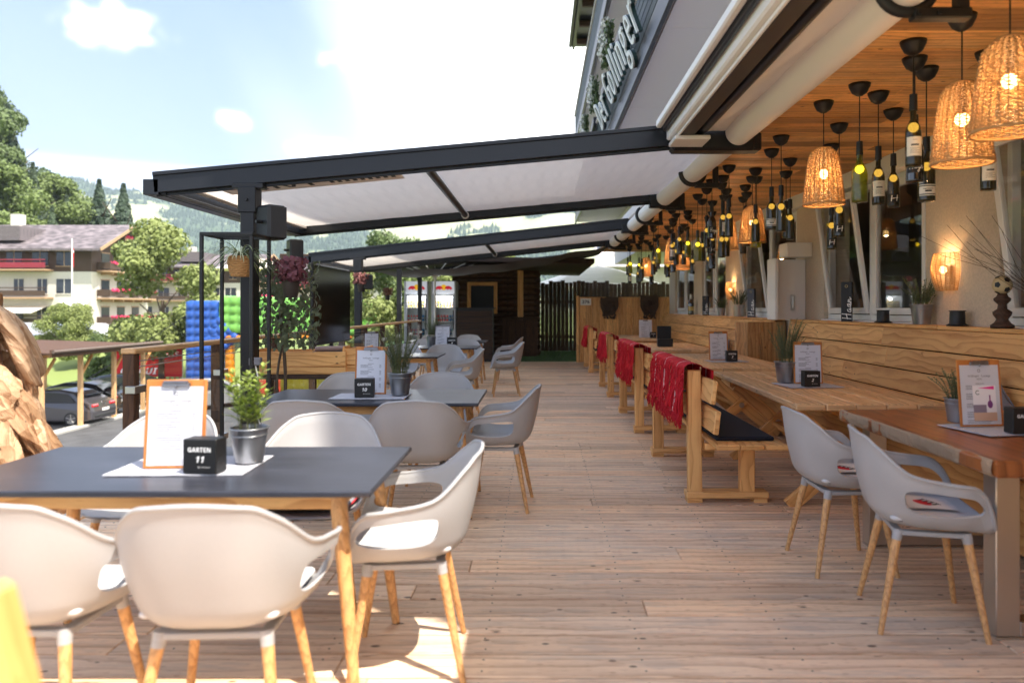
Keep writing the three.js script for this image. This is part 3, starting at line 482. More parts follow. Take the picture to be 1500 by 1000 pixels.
// ---------------------------------------------------------------- dark tables with splayed round legs
function darkTable(label, x, D, len, wid) {
  const t = thing('dark_table', label, 'table', [x, 0, -D], 0), L = len / 2, Wd = wid / 2;
  const tp = cb(len, .022, wid, .005, 'x', [1.2, .6]); mesh('tabletop', tp, M.slate, t, [0, .741, 0]);
  mesh('apron', mg([bx(-L + .12, L - .12, .668, .729, Wd - .09, Wd - .112, .003), bx(-L + .12, L - .12, .668, .729, -Wd + .112, -Wd + .09, .003), bx(-L + .12, -L + .142, .668, .729, -Wd + .113, Wd - .113, .003, 'z'), bx(L - .142, L - .12, .668, .729, -Wd + .113, Wd - .113, .003, 'z')]), M.honey[1], t);
  for (const sx of [-1, 1]) for (const sz of [-1, 1]) { const l = mesh('leg', rod([sx * (L - .06), .004, sz * (Wd - .05)], [sx * (L - .14), .728, sz * (Wd - .115)], .017, .031, 16), M.leg, t); mesh('foot_pad', T(new THREE.CylinderGeometry(.017, .017, .006, 12), sx * (L - .06), .003, sz * (Wd - .05)), M.black, l); }
  return t;
}
darkTable('dark slate table with splayed wooden legs standing in the sun', -1.33, 2.84, 1.54, .79);
darkTable('dark slate table with rosemary pail in the shade of the awning', -1.14, 5.12, 1.50, .82);
darkTable('dark slate table before the drinks fridges with a brown menu board', -2.0, 9.6, 1.46, .8);
darkTable('dark slate table near the fridges with grey shell chairs behind it', -1.68, 11.6, 1.46, .8).userData.group = 'far dark tables';
darkTable('dark slate table near the fridges with grey shell chairs behind it', -1.7, 13.6, 1.46, .8).userData.group = 'far dark tables';

// ---------------------------------------------------------------- plank tables with crossed legs
function plankTable(label, x, D0, len, turn) {
  const t = thing('plank_table', label, 'table', [x, 0, -D0 - len / 2], turn), r = rng(D0 * 13 | 0), L = len / 2;
  for (let k = 0; k < 5; k++) { const g = cb(.186, .042, len + (r() - .5) * .02, .006, 'z', [2, .5], r); mesh('top_plank', g, M.top[Math.floor(r() * 3)], t, [-.384 + k * .192, .731 + (r() - .5) * .003, (r() - .5) * .012]); }
  for (const s of [-1, 1]) {
    const z = s * (L - .42);
    mesh('batten', bx(-.43, .43, .655, .708, z - .05, z + .05, .005), M.honey[1], t);
    mesh('crossed_leg', T(bar([-.40, .0, z + .026], [.36, .655, z + .026], .10, .046, .005), 0, 0, 0), M.honey[2], t);
    mesh('crossed_leg', T(bar([.40, .0, z - .026], [-.36, .655, z - .026], .10, .046, .005), 0, 0, 0), M.honey[0], t);
    mesh('bolt', mg([rod([0, .335, z - .07], [0, .335, z + .065], .012, .012, 8), rod([0, .335, z + .052], [0, .335, z + .058], .028, .028, 12)]), M.steel, t);
  }
  mesh('stretcher', bx(-.05, .05, .30, .345, -L + .46, L - .46, .005, 'z'), M.honey[1], t);
  return t;
}
plankTable('wide plank table with crossed legs beside the pale grey shell chairs', 2.13, 4.66, 2.42, -.02);
plankTable('wide plank table with crossed legs level with the white shutter', 2.14, 7.42, 2.5, 0);
plankTable('weathered plank table with a black sign box before the numbered screen', 2.13, 10.75, 2.2, 0);
plankTable('farthest plank table with a white menu sheet by the numbered screen', 2.08, 14.3, 2.3, 0);

// ---------------------------------------------------------------- live-edge slab table
{
  const t = thing('slab_table', 'live-edge walnut slab table on steel legs with Garten 1 sign', 'table', [2.27, 0, -3.64]);
  const s = new THREE.Shape(), r = rng(4), W0 = .46, Lh = .73, n = 26; const edge = (k, sd) => sd * (W0 + .028 * (fbm(k * .34 + (sd > 0 ? 9 : 2), 3, 5) - .5) * 2);
  s.moveTo(-Lh, edge(0, -1)); for (let k = 1; k <= n; k++) s.lineTo(-Lh + 2 * Lh * k / n, edge(k, -1)); for (let k = n; k >= 0; k--) s.lineTo(-Lh + 2 * Lh * k / n, edge(k, 1));
  const g = new THREE.ExtrudeGeometry(s, { depth: .045, bevelEnabled: true, bevelThickness: .012, bevelSize: .018, bevelSegments: 3, steps: 1 });
  g.rotateX(-Math.PI / 2); const p = g.attributes.position, uv = g.attributes.uv; for (let i = 0; i < p.count; i++) { uv.setXY(i, p.getX(i) / 2, p.getZ(i) / .5 + .2 * p.getY(i)); const e = Math.abs(p.getZ(i)); if (e > .40) p.setY(i, p.getY(i) + (fbm(p.getX(i) * 9 + 30, p.getZ(i) * 9 + p.getY(i) * 20, 8) - .5) * .014 * (p.getY(i) < .04 ? 1 : 0)); }
  g.computeVertexNormals(); g.rotateY(Math.PI / 2);
  mesh('slab', g, M.walnut, t, [0, .702, 0]);
  // pale sapwood and bark rim on the long edges
  const bark = (sd) => { const q = new Soup(), rim = [], N = 60; for (let k = 0; k <= N; k++) { const z = -Lh + 2 * Lh * k / N, e = edge(k / N * n, sd); const row = []; for (let j = 0; j <= 5; j++) { const a = -1.25 + 2.5 * j / 5; row.push([e + sd * (.0165 + .011 * Math.cos(a) + .010 * (fbm(k * .6, j * .9 + (sd > 0 ? 5 : 0), 7) - .5)), .727 + .0335 * Math.sin(a) / .95, -z]); } rim.push(row); } for (let k = 0; k < N; k++) for (let j = 0; j < 5; j++) q.quad(rim[k][j], rim[k + 1][j], rim[k + 1][j + 1], rim[k][j + 1]); return q.geo(); };
  const barkM = S({ map: dataTex(256, 64, (u, v) => { const n2 = pn(u * 20, v * 6, 20, 6, 3) * .6 + pn(u * 70, v * 20, 70, 20, 4) * .4; return [.52 + .24 * n2, .42 + .22 * n2, .33 + .18 * n2]; }), roughness: .8 });
  mesh('bark_edge', bark(-1), barkM, t); mesh('bark_edge', bark(1), barkM, t);
  for (const z of [.58, -.58]) mesh('steel_leg', mg([bx(-.40, -.30, .014, .70, z - .045, z + .045, .004), bx(.30, .40, .014, .70, z - .045, z + .045, .004), bx(-.3, .3, .014, .075, z - .044, z + .044, .004), bx(-.3, .3, .66, .70, z - .044, z + .044, .004), bx(-.40, .40, .001, .013, z - .045, z + .045, .002)]), M.steel, t);
}

// ---------------------------------------------------------------- free benches with pads and throws
function bench(label, D0, len) {
  const t = thing('wooden_bench', label, 'bench', [1.1, 0, -D0 - len / 2]), L = len / 2, r = rng(D0 * 7 | 0), hm = () => M.honey[Math.floor(r() * 3)];
  for (const s of [1, -1]) {
    const z = s * (L - .33);
    mesh('back_post', bar([-.005, .035, z], [-.015, .925, z], .095, .07, .006), hm(), t);
    mesh('front_post', bx(.31, .41, .035, .40, z - .036, z + .036, .005, 'y'), hm(), t);
    mesh('foot_rail', bx(-.07, .50, .034, .078, z - .06, z + .06, .005), hm(), t);
    mesh('foot_block', bx(-.065, .04, .0, .033, z - .05, z + .05), hm(), t); mesh('foot_block', bx(.40, .495, .0, .033, z - .05, z + .05), hm(), t);
    mesh('seat_bearer', bx(.05, .51, .375, .42, z + .037, z + .08, .005), hm(), t);
  }
  for (let k = 0; k < 3; k++) mesh('seat_slat', cb(.152, .034, len, .006, 'z', [2, .5], r), hm(), t, [.15 + k * .16, .438, 0]);
  for (const [y, x] of [[.80, .055], [.60, .075]]) { const g = cb(.036, .155, len, .006, 'z', [2, .5], r); g.rotateZ(-.12); mesh('back_board', g, hm(), t, [x, y, 0]); }
  return t;
}
const padG = (len) => { const g = new RoundedBoxGeometry(.40, .03, len, 3, .013); return g; };
for (const [D0, len, lab] of [[4.86, 2.25, 'nearest the pale grey shell chairs'], [7.72, 2.2, 'beside the second plank table'], [10.95, 2.15, 'beside the weathered plank table'], [15.2, 2.3, 'by the numbered wooden screen']]) {
  bench('light wooden bench with slatted back ' + lab, D0, len);
  const p = thing('bench_pad', 'navy blue pad on the wooden bench ' + lab, 'cushion', [1.40, .471, -D0 - len / 2]); mesh('pad', padG(len - .3), M.navy, p); mesh('seam', mg([bx(-.19, .19, -.002, .002, len / 2 - .149, len / 2 - .147), bx(-.19, .19, -.002, .002, -len / 2 + .149, -len / 2 + .147)]), M.black, p);
}
const redM = S({ map: canvasTex(256, 256, (x) => { x.fillStyle = '#c80d1c'; x.fillRect(0, 0, 256, 256); const r = rng(2); for (let i = 0; i < 2600; i++) { x.fillStyle = r() < .5 ? '#a80814' : '#dc2230'; x.fillRect(r() * 256, r() * 256, 2, 7); } x.fillStyle = '#e8dcd8'; x.fillRect(112, 0, 4, 256); x.fillRect(121, 0, 2, 256); for (let i = 0; i < 16; i++) x.fillRect(110 + r() * 12, r() * 256, 4, 3); }), roughness: 1, side: THREE.DoubleSide });
const redF = S({ color: rgb(.52, .012, .022), roughness: 1 });
function throwBlanket(label, x, D, w, seed, group) {              // folded over the top of a back board, fringe hanging to the aisle
  const t = thing('red_throw', label, 'blanket', [x, .0, -D], 0, group), r = rng(seed), nz = 44, nv = 36, g = new THREE.PlaneGeometry(1, 1, nz, nv), p = g.attributes.position;
  const at = (u, v) => {                                           // v 0 aisle hem .. 1 seat-side hem
    const s = v * .70, fold = .026 * Math.sin(u * 11 + seed * 1.7 + Math.sin(v * 3 + seed)) + .024 * (fbm(u * 6 + seed, v * 3, 3) - .5) * 2; let X, Y;
    if (s < .33) { X = -.075 - fold * (1 - s / .45) - .02 * (1 - s / .33); Y = .945 - (.33 - s); } else if (s < .47) { const a = (s - .33) / .14 * Math.PI; X = -.012 - .066 * Math.cos(a); Y = .945 + .03 * Math.sin(a); } else { X = .125 + fold * .4; Y = .945 - (s - .47); }
    return [X, Y + .012 * (fbm(u * 5 + 3, seed, 8) - .5), (u - .5) * w * (1 + .10 * (1 - v)) + .012 * Math.sin(v * 9 + seed)];
  };
  for (let i = 0; i < p.count; i++) p.setXYZ(i, ...at(p.getX(i) + .5, p.getY(i) + .5)); g.computeVertexNormals();
  mesh('cloth', g, redM, t);
  const s = []; for (let k = 0; k < 170; k++) { const u = r(), v = r() < .45 ? 0 : r() * .5, a = at(u, v); const l = .04 + r() * .06, ox = -.012 - r() * .02; s.push(tube([a, [a[0] + ox, a[1] - l * .5, a[2] + (r() - .5) * .03], [a[0] + ox * .7, a[1] - l, a[2] + (r() - .5) * .05]], .003, 4, 4)); }
  mesh('fringe', mg(s), redF, t, null, 'stuff');
  for (let k = 0; k < 3; k++) { const u = .1 + .8 * r(), a = at(u, .1 + .2 * r()); mesh('loose_lock', tube([a, [a[0] - .03, a[1] - .06, a[2] + .02], [a[0] - .028, a[1] - .16, a[2] + (r() - .5) * .06]], .007, 8, 5), redF, t); }
  return t;
}
{ let s = 1; const lab = ['hung on the bench nearest the pale grey shell chairs', 'hung on the bench beside the second plank table', 'hung on the bench beside the weathered plank table', 'hung on the bench by the numbered screen'];
  [[5.35, 5.85, 6.35], [8.15, 8.65, 9.15], [11.4, 12.0], [15.7, 16.3]].forEach((l, i) => l.forEach((d) => throwBlanket('red fringed throw ' + lab[i], 1.085, d, .46, s++, 'red throws ' + i))); }

// ---------------------------------------------------------------- wall bench
function wallBench(label, d0, d1, endPanel) {
  const t = thing('wall_bench', label, 'bench', [0, 0, -d0]), r = rng(d0 * 3 | 0), L = d1 - d0, hm = () => M.honey[Math.floor(r() * 4)];
  const rows = [[1.108, 3.075, .172], [.935, 3.047, .178], [.758, 3.018, .180], [.58, 2.99, .178]];
  rows.forEach(([y, x, h]) => { let a = 0; while (a < L - .02) { let b = Math.min(L, a + 1.5 + r() * 1.6); if (L - b < .7) b = L; const g = cb(.028, h - .008, b - a - .004, .004, 'z', [2, .5], r); g.rotateZ(-.16); mesh('back_plank', g, hm(), t, [x, y, -(a + b) / 2]); a = b; } });
  { let a = 0; while (a < L - .02) { let b = Math.min(L, a + 2.4); if (L - b < .7) b = L; mesh('top_shelf', bx(3.075, WX - .002, 1.193, 1.222, -a, -b + .003, .006, 'z'), hm(), t); a = b; } }
  for (let k = 0; k < 3; k++) mesh('seat_plank', cb(.145, .035, L, .006, 'z', [2, .5], r), hm(), t, [2.58 + k * .152, .44, -L / 2]);
  mesh('seat_front', bx(2.53, 2.56, .06, .42, 0, -L, .006, 'z'), M.honey[3], t);
  mesh('back_frame', bx(3.1, WX - .01, .0, 1.19, -.03, -L + .03, .006, 'z'), M.dark[0], t);
  if (endPanel) { for (let k = 0; k < 4; k++) mesh('end_plank', bx(2.56 + k * .165, 2.56 + k * .165 + .162, .0, 1.18, .03, 0.004, .004, 'y'), k ? M.ceil[3] : M.top[1], t); }
  return t;
}
wallBench('long wall bench of honey planks under the near windows', -1.5, 9.05, false);
wallBench('far wall bench with brown end panel past the white shutter', 9.65, 18.2, true);
const pillowG = (() => { const g = new THREE.BoxGeometry(.42, .42, .16, 16, 16, 6), p = g.attributes.position; for (let i = 0; i < p.count; i++) { const x = p.getX(i) / .21, y = p.getY(i) / .21, z = p.getZ(i) / .08, k = Math.pow((1 - x ** 4) * (1 - y ** 4), .6), pinch = 1 - .10 * (1 - Math.abs(x * y)); p.setXYZ(i, p.getX(i) * (pinch + .08 * Math.abs(x * y)), p.getY(i) * (pinch + .08 * Math.abs(x * y)), z * .085 * (.12 + .88 * k) + .004 * (fbm(x * 3 + 5, y * 3 + 5, 4) - .5)); } g.computeVertexNormals(); return g; })();
function pillow(label, x, y, D, ry, rx, rz) { const t = thing('throw_pillow', label, 'cushion', [x, y, -D], ry); t.rotation.order = 'YXZ'; t.rotation.x = rx; t.rotation.z = rz; mesh('cover', pillowG, M.greyCloth, t); mesh('seam', (() => { const c = []; for (let k = 0; k < 24; k++) { const a = k / 24 * 6.283, q = (v) => Math.sign(v) * Math.pow(Math.abs(v), .22) * .203; c.push(new THREE.Vector3(q(Math.cos(a)), q(Math.sin(a)), 0)); } return new THREE.TubeGeometry(new THREE.CatmullRomCurve3(c, true), 60, .004, 5, true); })(), M.greyCloth, t); return t; }
pillow('grey pointed pillow leaning on the wall bench behind the slab table', 2.86, .66, 4.75, -1.2, -.25, .75);
pillow('grey pillow lying against the wall bench planks by the slab table', 2.84, .58, 4.40, -1.45, -.5, .1);
pillow('grey pillow on the far wall bench beside the weathered plank table', 2.84, .64, 11.6, -1.4, -.3, .05);
// ---------------------------------------------------------------- trees
function leafCloud(n, pts, size, seed, flat = .5) {               // many small bent leaf clumps; pts() gives a place and an outward direction
  const s = new Soup(), r = rng(seed);
  for (let i = 0; i < n; i++) {
    const [c, o] = pts(r), a = r() * 6.283, sz = size * (.6 + r() * .8);
    const d = new THREE.Vector3(o[0] + (r() - .5) * 1.6, o[1] * flat + (r() - .5) * 1.6, o[2] + (r() - .5) * 1.6).normalize();
    const u = new THREE.Vector3(Math.cos(a), r() - .5, Math.sin(a)).cross(d).normalize(), v = d.clone().cross(u);
    const q = (x, y, z) => [c[0] + u.x * x + v.x * y + d.x * z, c[1] + u.y * x + v.y * y + d.y * z, c[2] + u.z * x + v.z * y + d.z * z];
    s.tri(q(-sz * .5, 0, 0), q(0, -sz * .35, sz * .12), q(0, sz * .4, sz * .12)); s.tri(q(sz * .5, 0, -sz * .05), q(0, sz * .4, sz * .12), q(0, -sz * .35, sz * .12));
  }
  return s.geo();
}
function broadCrown(seed, R, H, n, size) {                        // lobed crown: leaves lie on and inside many uneven clumps
  const r0 = rng(seed), lob = []; for (let k = 0; k < 26; k++) { const a = r0() * 6.283, e = r0() * 2 - .75, q = .35 + .6 * r0(); lob.push([Math.cos(a) * R * q * Math.sqrt(1 - Math.min(.9, e * e * .8)), e * H * .5, Math.sin(a) * R * q * Math.sqrt(1 - Math.min(.9, e * e * .8)), R * (.26 + .2 * r0())]); }
  return leafCloud(n, (r) => { const L = lob[Math.floor(r() * lob.length)], z = r() * 2 - 1, a = r() * 6.283, q = Math.sqrt(1 - z * z), k = Math.pow(r(), .35) * L[3]; const o = [q * Math.cos(a), z, q * Math.sin(a)]; return [[L[0] + o[0] * k, L[1] + o[1] * k * .8, L[2] + o[2] * k], o]; }, size, seed + 1);
}
function spruceCrown(seed, H, R, n, size) {
  return leafCloud(n, (r) => { const t = Math.pow(r(), .75), tier = Math.floor(t * 15), y = H * (1 - (tier + r() * .7) / 15), a = r() * 6.283, arm = Math.floor(a * 1.6 + tier * 2.3), aa = (arm + .5 - tier * 2.3) / 1.6 + (r() - .5) * .35, k = R * (1 - y / H) * (.25 + .75 * Math.sqrt(r())) * (.8 + .4 * hash(arm, tier, seed)); return [[Math.cos(aa) * k, y - k * .35, Math.sin(aa) * k], [Math.cos(aa), .3, Math.sin(aa)]]; }, size, seed, .3);
}
const broadM = leafMats([[.12, .17, .035], [.085, .13, .03], [.19, .23, .055], [.05, .09, .022]]), spruceM = leafMats([[.03, .06, .028], [.045, .075, .03], [.05, .085, .035]]);
M.bark = S({ color: rgb(.09, .065, .045), roughness: .95 });
const crowns = [broadCrown(5, 2.6, 5.4, 17000, .21), broadCrown(6, 2.6, 5.2, 15000, .22)], spruces = [spruceCrown(7, 12, 3.1, 9000, .42), spruceCrown(8, 13, 2.8, 9000, .42)];
const trunkG = (h, r) => { const g = [rod([0, 0, 0], [.05, h, .03], r, r * .45, 9)]; for (let k = 0; k < 6; k++) { const a = k * 1.1, y = h * (.5 + .08 * k); g.push(rod([.03, y, .02], [Math.cos(a) * h * .22, y + h * .22, Math.sin(a) * h * .22], r * .4, r * .14, 6)); } return mg(g); };
const tk = [trunkG(4.2, .17), trunkG(10, .2)];
function tree(kind, label, x, D, s, v, mat, turn, group, yoff = 0, cs = 1) {
  const t = thing(kind === 'b' ? 'broadleaf_tree' : 'spruce_tree', label, 'tree', [x, gh(x, D) + yoff - .1, -D], turn, group); t.scale.set(s, s, s);
  mesh('trunk', kind === 'b' ? tk[0] : tk[1], M.bark, t);
  const c = mesh('crown', (kind === 'b' ? crowns : spruces)[v], mat, t, kind === 'b' ? [0, 4.1, 0] : [0, 1, 0], 'stuff'); c.scale.set(cs, 1, cs); return t;
}
tree('b', 'big round light green tree beside the chalet balconies', -23.6, 46, 1.32, 0, broadM[2], .4, undefined, 0, 1.05);
tree('b', 'low yellow-green shrub tree between the parked cars and the tall flagpole', -32.5, 52, .62, 1, broadM[2], 1.2, undefined, -.3);
tree('b', 'loose green tree in front of the chalet awning', -36.5, 56, .62, 0, broadM[2], 2.2, undefined, -1);
for (const [x, D, s, v, m] of [[-29, 49, .55, 1, 1], [-26.6, 47.5, .5, 0, 0], [-30.5, 44, .42, 1, 2]]) tree('b', 'bushy green shrub behind the carport roof', x, D, s, v, broadM[m], x, 'shrubs behind the carport', -1.2);
for (const [x, D, s, v, m] of [[-9.5, 38, .95, 0, 2], [-6.4, 41, 1.0, 1, 0], [-4.6, 37, .9, 0, 2], [-8, 50, 1.2, 1, 1], [-12.2, 58, 1.35, 0, 1], [-3.5, 52, 1.2, 1, 2]]) tree('b', 'sunny green tree beyond the glass railing and fridges', x, D, s, v, broadM[m], x * 2, 'trees beyond the railing');
{ const r = rng(61), G = 'trees on the steep slope';
  for (let k = 0; k < 46; k++) { const D = 92 + r() * 60, x = -D * (.555 + r() * .34) - 4, spr = r() < .62; tree(spr ? 's' : 'b', spr ? 'dark pointed spruce among the trees on the steep slope' : 'dense rounded broadleaf tree on the steep slope', x, D, spr ? 1 + r() * .6 : 1.9 + r() * .9, Math.floor(r() * 2), spr ? spruceM[Math.floor(r() * 3)] : broadM[[0, 1, 3][Math.floor(r() * 3)]], r() * 6, spr ? G + ', spruces' : G + ', broadleaf', -.5, spr ? 1 : 1.1); }
  for (const [px, py, D] of [[-78, 0, 108], [-70.5, 0, 118], [-65.5, 0, 116]]) tree('s', 'tall spruce standing out over the steep wooded slope', px, D, 1.75, 0, spruceM[0], px, 'tall spruces over the slope'); }

// ---------------------------------------------------------------- chalets
const whiteWall = S({ map: dataTex(128, 128, (u, v) => { const n = .94 + (pn(u * 30, v * 30, 30, 30, 2) - .5) * .08; return [.80 * n, .78 * n, .74 * n]; }), roughness: .9 }), roofM = S({ map: dataTex(256, 256, (u, v) => { const l = (v * 24) % 1 < .12 ? .8 : 1, n = (.5 + (pn(u * 60, v * 24, 60, 24, 2) - .5) * .3) * l; return [n * .78, n * .72, n * .74]; }), roughness: .7 }), redM2 = S({ color: rgb(.22, .02, .035), roughness: .7 }), brownM = S({ color: rgb(.06, .036, .024), roughness: .8 }), paleWood = S({ color: rgb(.34, .22, .13), roughness: .8 }), winGlass = S({ color: rgb(.03, .035, .045), roughness: .08 });
function flowers(parent, x0, x1, y, z0, z1, n, seed, col = [.75, .05, .16]) { const g = leafCloud(n, (r) => [[x0 + (x1 - x0) * r(), y + (r() - .5) * .28, z0 + (z1 - z0) * r()], [0, 1, 0]], .15, seed); return mesh('balcony_flowers', g, S({ color: rgb(...col), roughness: .9 }), parent, null, 'stuff'); }
function chalet(label, X, D, wid, dep, eave, apex, base, seed) {   // gable faces +X, long side faces the terrace
  const t = thing('chalet', label, 'building', [X, 0, -D]), r = rng(seed), z1 = -dep, zm = -dep / 2;
  mesh('wall', bx(-wid, 0, base, eave - 2.5, 0, z1, .01), whiteWall, t); mesh('upper_wall', bx(-wid, .02, eave - 2.5, eave, .02, z1 - .02, .01), brownM, t);
  const s = new Soup(); s.tri([.02, eave, 0], [.02, eave, z1], [.02, apex, zm]); mesh('gable', s.geo(), brownM, t);
  const ov = 1.1, rise = (apex - eave) / (dep / 2), ye = eave - ov * rise; for (const sg of [1, -1]) { const zE = sg > 0 ? ov : z1 - ov, q = new Soup(), A = [-wid - 1, ye + .15, zE], B = [1.5, ye + .15, zE], C = [1.5, apex + .15, zm], E = [-wid - 1, apex + .15, zm], dn = (p) => [p[0], p[1] - .2, p[2]]; q.quad(A, B, C, E); q.quad(dn(A), dn(E), dn(C), dn(B)); q.quad(A, dn(A), dn(B), B); q.quad(B, dn(B), dn(C), C); q.quad(A, E, dn(E), dn(A)); mesh('roof', q.geo(), roofM, t); mesh('barge_board', bar([1.54, ye + .05, zE], [1.54, apex + .05, zm], .06, .3), paleWood, t); }
  mesh('chimney', bx(-wid * .55, -wid * .55 + .9, apex - .6, apex + 1.2, zm + .6, zm - .4), whiteWall, t);
  mesh('dormer', mg([bx(-wid * .5, -wid * .5 + 3.2, eave + .5, eave + 1.9, .1, zm)]), roofM, t);
  for (let f = 0; f < 3; f++) { const y = eave - 2.3 - f * 2.65;
    for (let k = 0; k < 6; k++) { const x = -1.6 - k * 2.4 - r() * .3, w = r() < .5 ? 1.5 : .9, wn = mesh('window', bx(x - w, x, y + .35, y + 1.75, .06, -.05), winGlass, t); mesh('frame', mg([bx(x - w - .08, x + .08, y + .27, y + .35, .09, 0), bx(x - w - .08, x + .08, y + 1.75, y + 1.83, .09, 0), bx(x - w / 2 - .03, x - w / 2 + .03, y + .35, y + 1.75, .085, 0)]), f ? whiteWall : paleWood, wn); }
    // balcony along the long side, set back past the white corner
    const b = mesh('balcony', bx(-wid, -3.6, y - .16, y, 1.3, 0, .01), paleWood, t); mesh('railing', mg([bx(-wid, -3.6, y + .12, y + .62, 1.3, 1.24), bx(-wid, -3.6, y + .82, y + .92, 1.32, 1.22)]), f === 0 ? redM2 : brownM, b);
    // balconies across the gable
    const c = mesh('gable_balcony', bx(.03, 1.35, y - .2, y - .04, -.8, z1 + .6, .01), paleWood, t); mesh('gable_railing', mg([bx(1.29, 1.35, y + .1, y + .75, -.8, z1 + .6), bx(.05, 1.29, y + .1, y + .75, -.8, -.86)]), brownM, c); for (let k = 0; k < 5; k++) mesh('bracket', bx(.03, 1.2, y - .45, y - .21, -1.5 - k * 1.8, -1.7 - k * 1.8), paleWood, c);
    flowers(t, 1.3, 1.5, y + .72, -1, z1 + 1, 420, seed + f);
    for (let k = 0; k < 3; k++) { const w = mesh('window', bx(.021, .06, y + .1, y + 1.7, -1.6 - k * 2.7, -2.9 - k * 2.7), winGlass, t); mesh('frame', bx(.02, .075, y + 1.7, y + 1.8, -1.5 - k * 2.7, -3 - k * 2.7), paleWood, w); }
  }
  mesh('small_balcony', mg([bx(.03, .9, eave + .55, eave + .65, zm + .9, zm - .9), bx(.84, .9, eave + .65, eave + 1.25, zm + .9, zm - .9)]), paleWood, t); flowers(t, .85, 1, eave + 1.25, zm + .8, zm - .8, 90, seed + 9);
  return t;
}
{ const c = chalet('white and dark timber chalet with red balconies and flower boxes', -43, 70.7, 20, 10.2, 7.35, 9.75, -4, 3);
  for (const [x0, x1, y0, y1] of [[-3.0, -.2, .9, 2.0]]) { const s = new Soup(); s.quad([x0, y1, .1], [x1, y1, .1], [x1, y0, 1.4], [x0, y0, 1.4]); mesh('sun_blind', s.geo(), S({ color: rgb(.8, .78, .74), roughness: .9 }), c); }
  { const s = new Soup(); s.quad([-13, 1.6, .1], [-4, 1.6, .1], [-4, .9, 2.6], [-13, .9, 2.6]); mesh('ground_awning', s.geo(), S({ color: rgb(.74, .68, .55), roughness: .9 }), c); }
  mesh('base_band', bx(-11, -1, -2.4, -1.6, 1.5, 1.4), redM2, c); for (let k = 0; k < 24; k++) mesh('terrace_slat', bx(-10 + k * .38, -9.85 + k * .38, -1.55, -.5, 1.5, 1.42), paleWood, c);
  const sg = thing('chalet_sign', 'small white sign board with dark script beside the pink parasols', 'sign', [-37.6, -1.0, -69.2]); mesh('board', bx(-1.5, 1.5, -.6, .6, .06, 0), whiteWall, sg); mesh('lettering', new THREE.PlaneGeometry(2.8, 1), S({ map: canvasTex(256, 96, (x) => { x.fillStyle = '#e8e6e0'; x.fillRect(0, 0, 256, 96); x.fillStyle = '#333'; x.beginPath(); x.arc(46, 48, 26, 0, 7); x.fill(); x.lineWidth = 8; x.beginPath(); x.moveTo(92, 62); x.bezierCurveTo(110, 10, 120, 90, 140, 50); x.bezierCurveTo(160, 20, 170, 90, 190, 52); x.lineTo(232, 46); x.stroke(); }), roughness: .8 }), sg, [0, 0, .063]);
  const fp = thing('flagpole', 'white flagpole with a hanging red and white flag before the chalet', 'flagpole', [-40.6, gh(-40.6, 64) - .2, -64]); mesh('pole', rod([0, 0, 0], [0, 9.4, 0], .07, .05), M.white, fp); const fg = clothSheet([.06, 8.6, 0], [.22, 8.5, .06], [.06, 7.0, 0], [.2, 6.9, .06], 6, 12, (u, v) => 0); mesh('flag', fg, S({ map: canvasTex(32, 96, (x) => { x.fillStyle = '#c31f2b'; x.fillRect(0, 0, 32, 96); x.fillStyle = '#eee'; x.fillRect(0, 32, 32, 32); }), roughness: .9, side: THREE.DoubleSide }), fp);
}
chalet('brown roofed chalet far behind the big round tree', -41, 104, 20, 11, 7.4, 9.2, -3, 5);
chalet('dark timber house far off behind the plant frame', -24, 112, 16, 11, 6.6, 8.8, -3, 6);
{ const t = thing('market_parasol', 'pale parasol standing before the far chalets', 'parasol', [-27, -2, -70]); mesh('canopy', T(new THREE.ConeGeometry(4, 1.3, 10, 1, true), 0, 7.6, 0), S({ color: rgb(.75, .66, .58), roughness: .9, side: THREE.DoubleSide }), t); mesh('pole', rod([0, 0, 0], [0, 8, 0], .06), M.white, t); for (let k = 0; k < 10; k++) { const a = k * .6283; mesh('rib', rod([0, 8.1, 0], [Math.cos(a) * 3.9, 6.98, Math.sin(a) * 3.9], .02), M.white, t); } }

// ---------------------------------------------------------------- carport, cars, banner, bouncy castle
{ const t = thing('carport', 'low timber carport with brown roof along the road', 'carport', [-19, 0, -28]);
  const z1 = -7.4; mesh('roof_deck', T(cb(5.8, .08, 7.8, .01, 'z'), -2.3, -.30, z1 / 2, 0, 0, -.03), M.dark[2], t); mesh('fascia', bx(.58, .64, -.52, -.22, .3, z1 - .3, .006, 'z'), M.dark[2], t); mesh('gutter', rod([.72, -.30, .3], [.72, -.30, z1 - .3], .07), S({ color: rgb(.10, .07, .055), roughness: .5 }), t);
  for (let k = 0; k < 4; k++) { const z = -.1 - k * 2.4; mesh('post', bx(-.08, .08, -3.58, -.55, z - .08, z + .08, .01, 'y'), M.top[1], t); mesh('post', bx(-4.8, -4.64, -3.58, -.6, z - .08, z + .08, .01, 'y'), M.top[1], t); mesh('brace', bar([.0, -1.35, z - .1], [.0, -.62, z - .8], .08, .1), M.ceil[1], t); }
  for (let k = 0; k < 10; k++) mesh('rafter', bx(-4.9, .5, -.53, -.36, -.1 - k * .8, -.2 - k * .8, .006), M.ceil[1], t);
  mesh('beam', bx(-.07, .07, -.56, -.40, .2, z1 - .2, .006, 'z'), M.ceil[1], t);
}
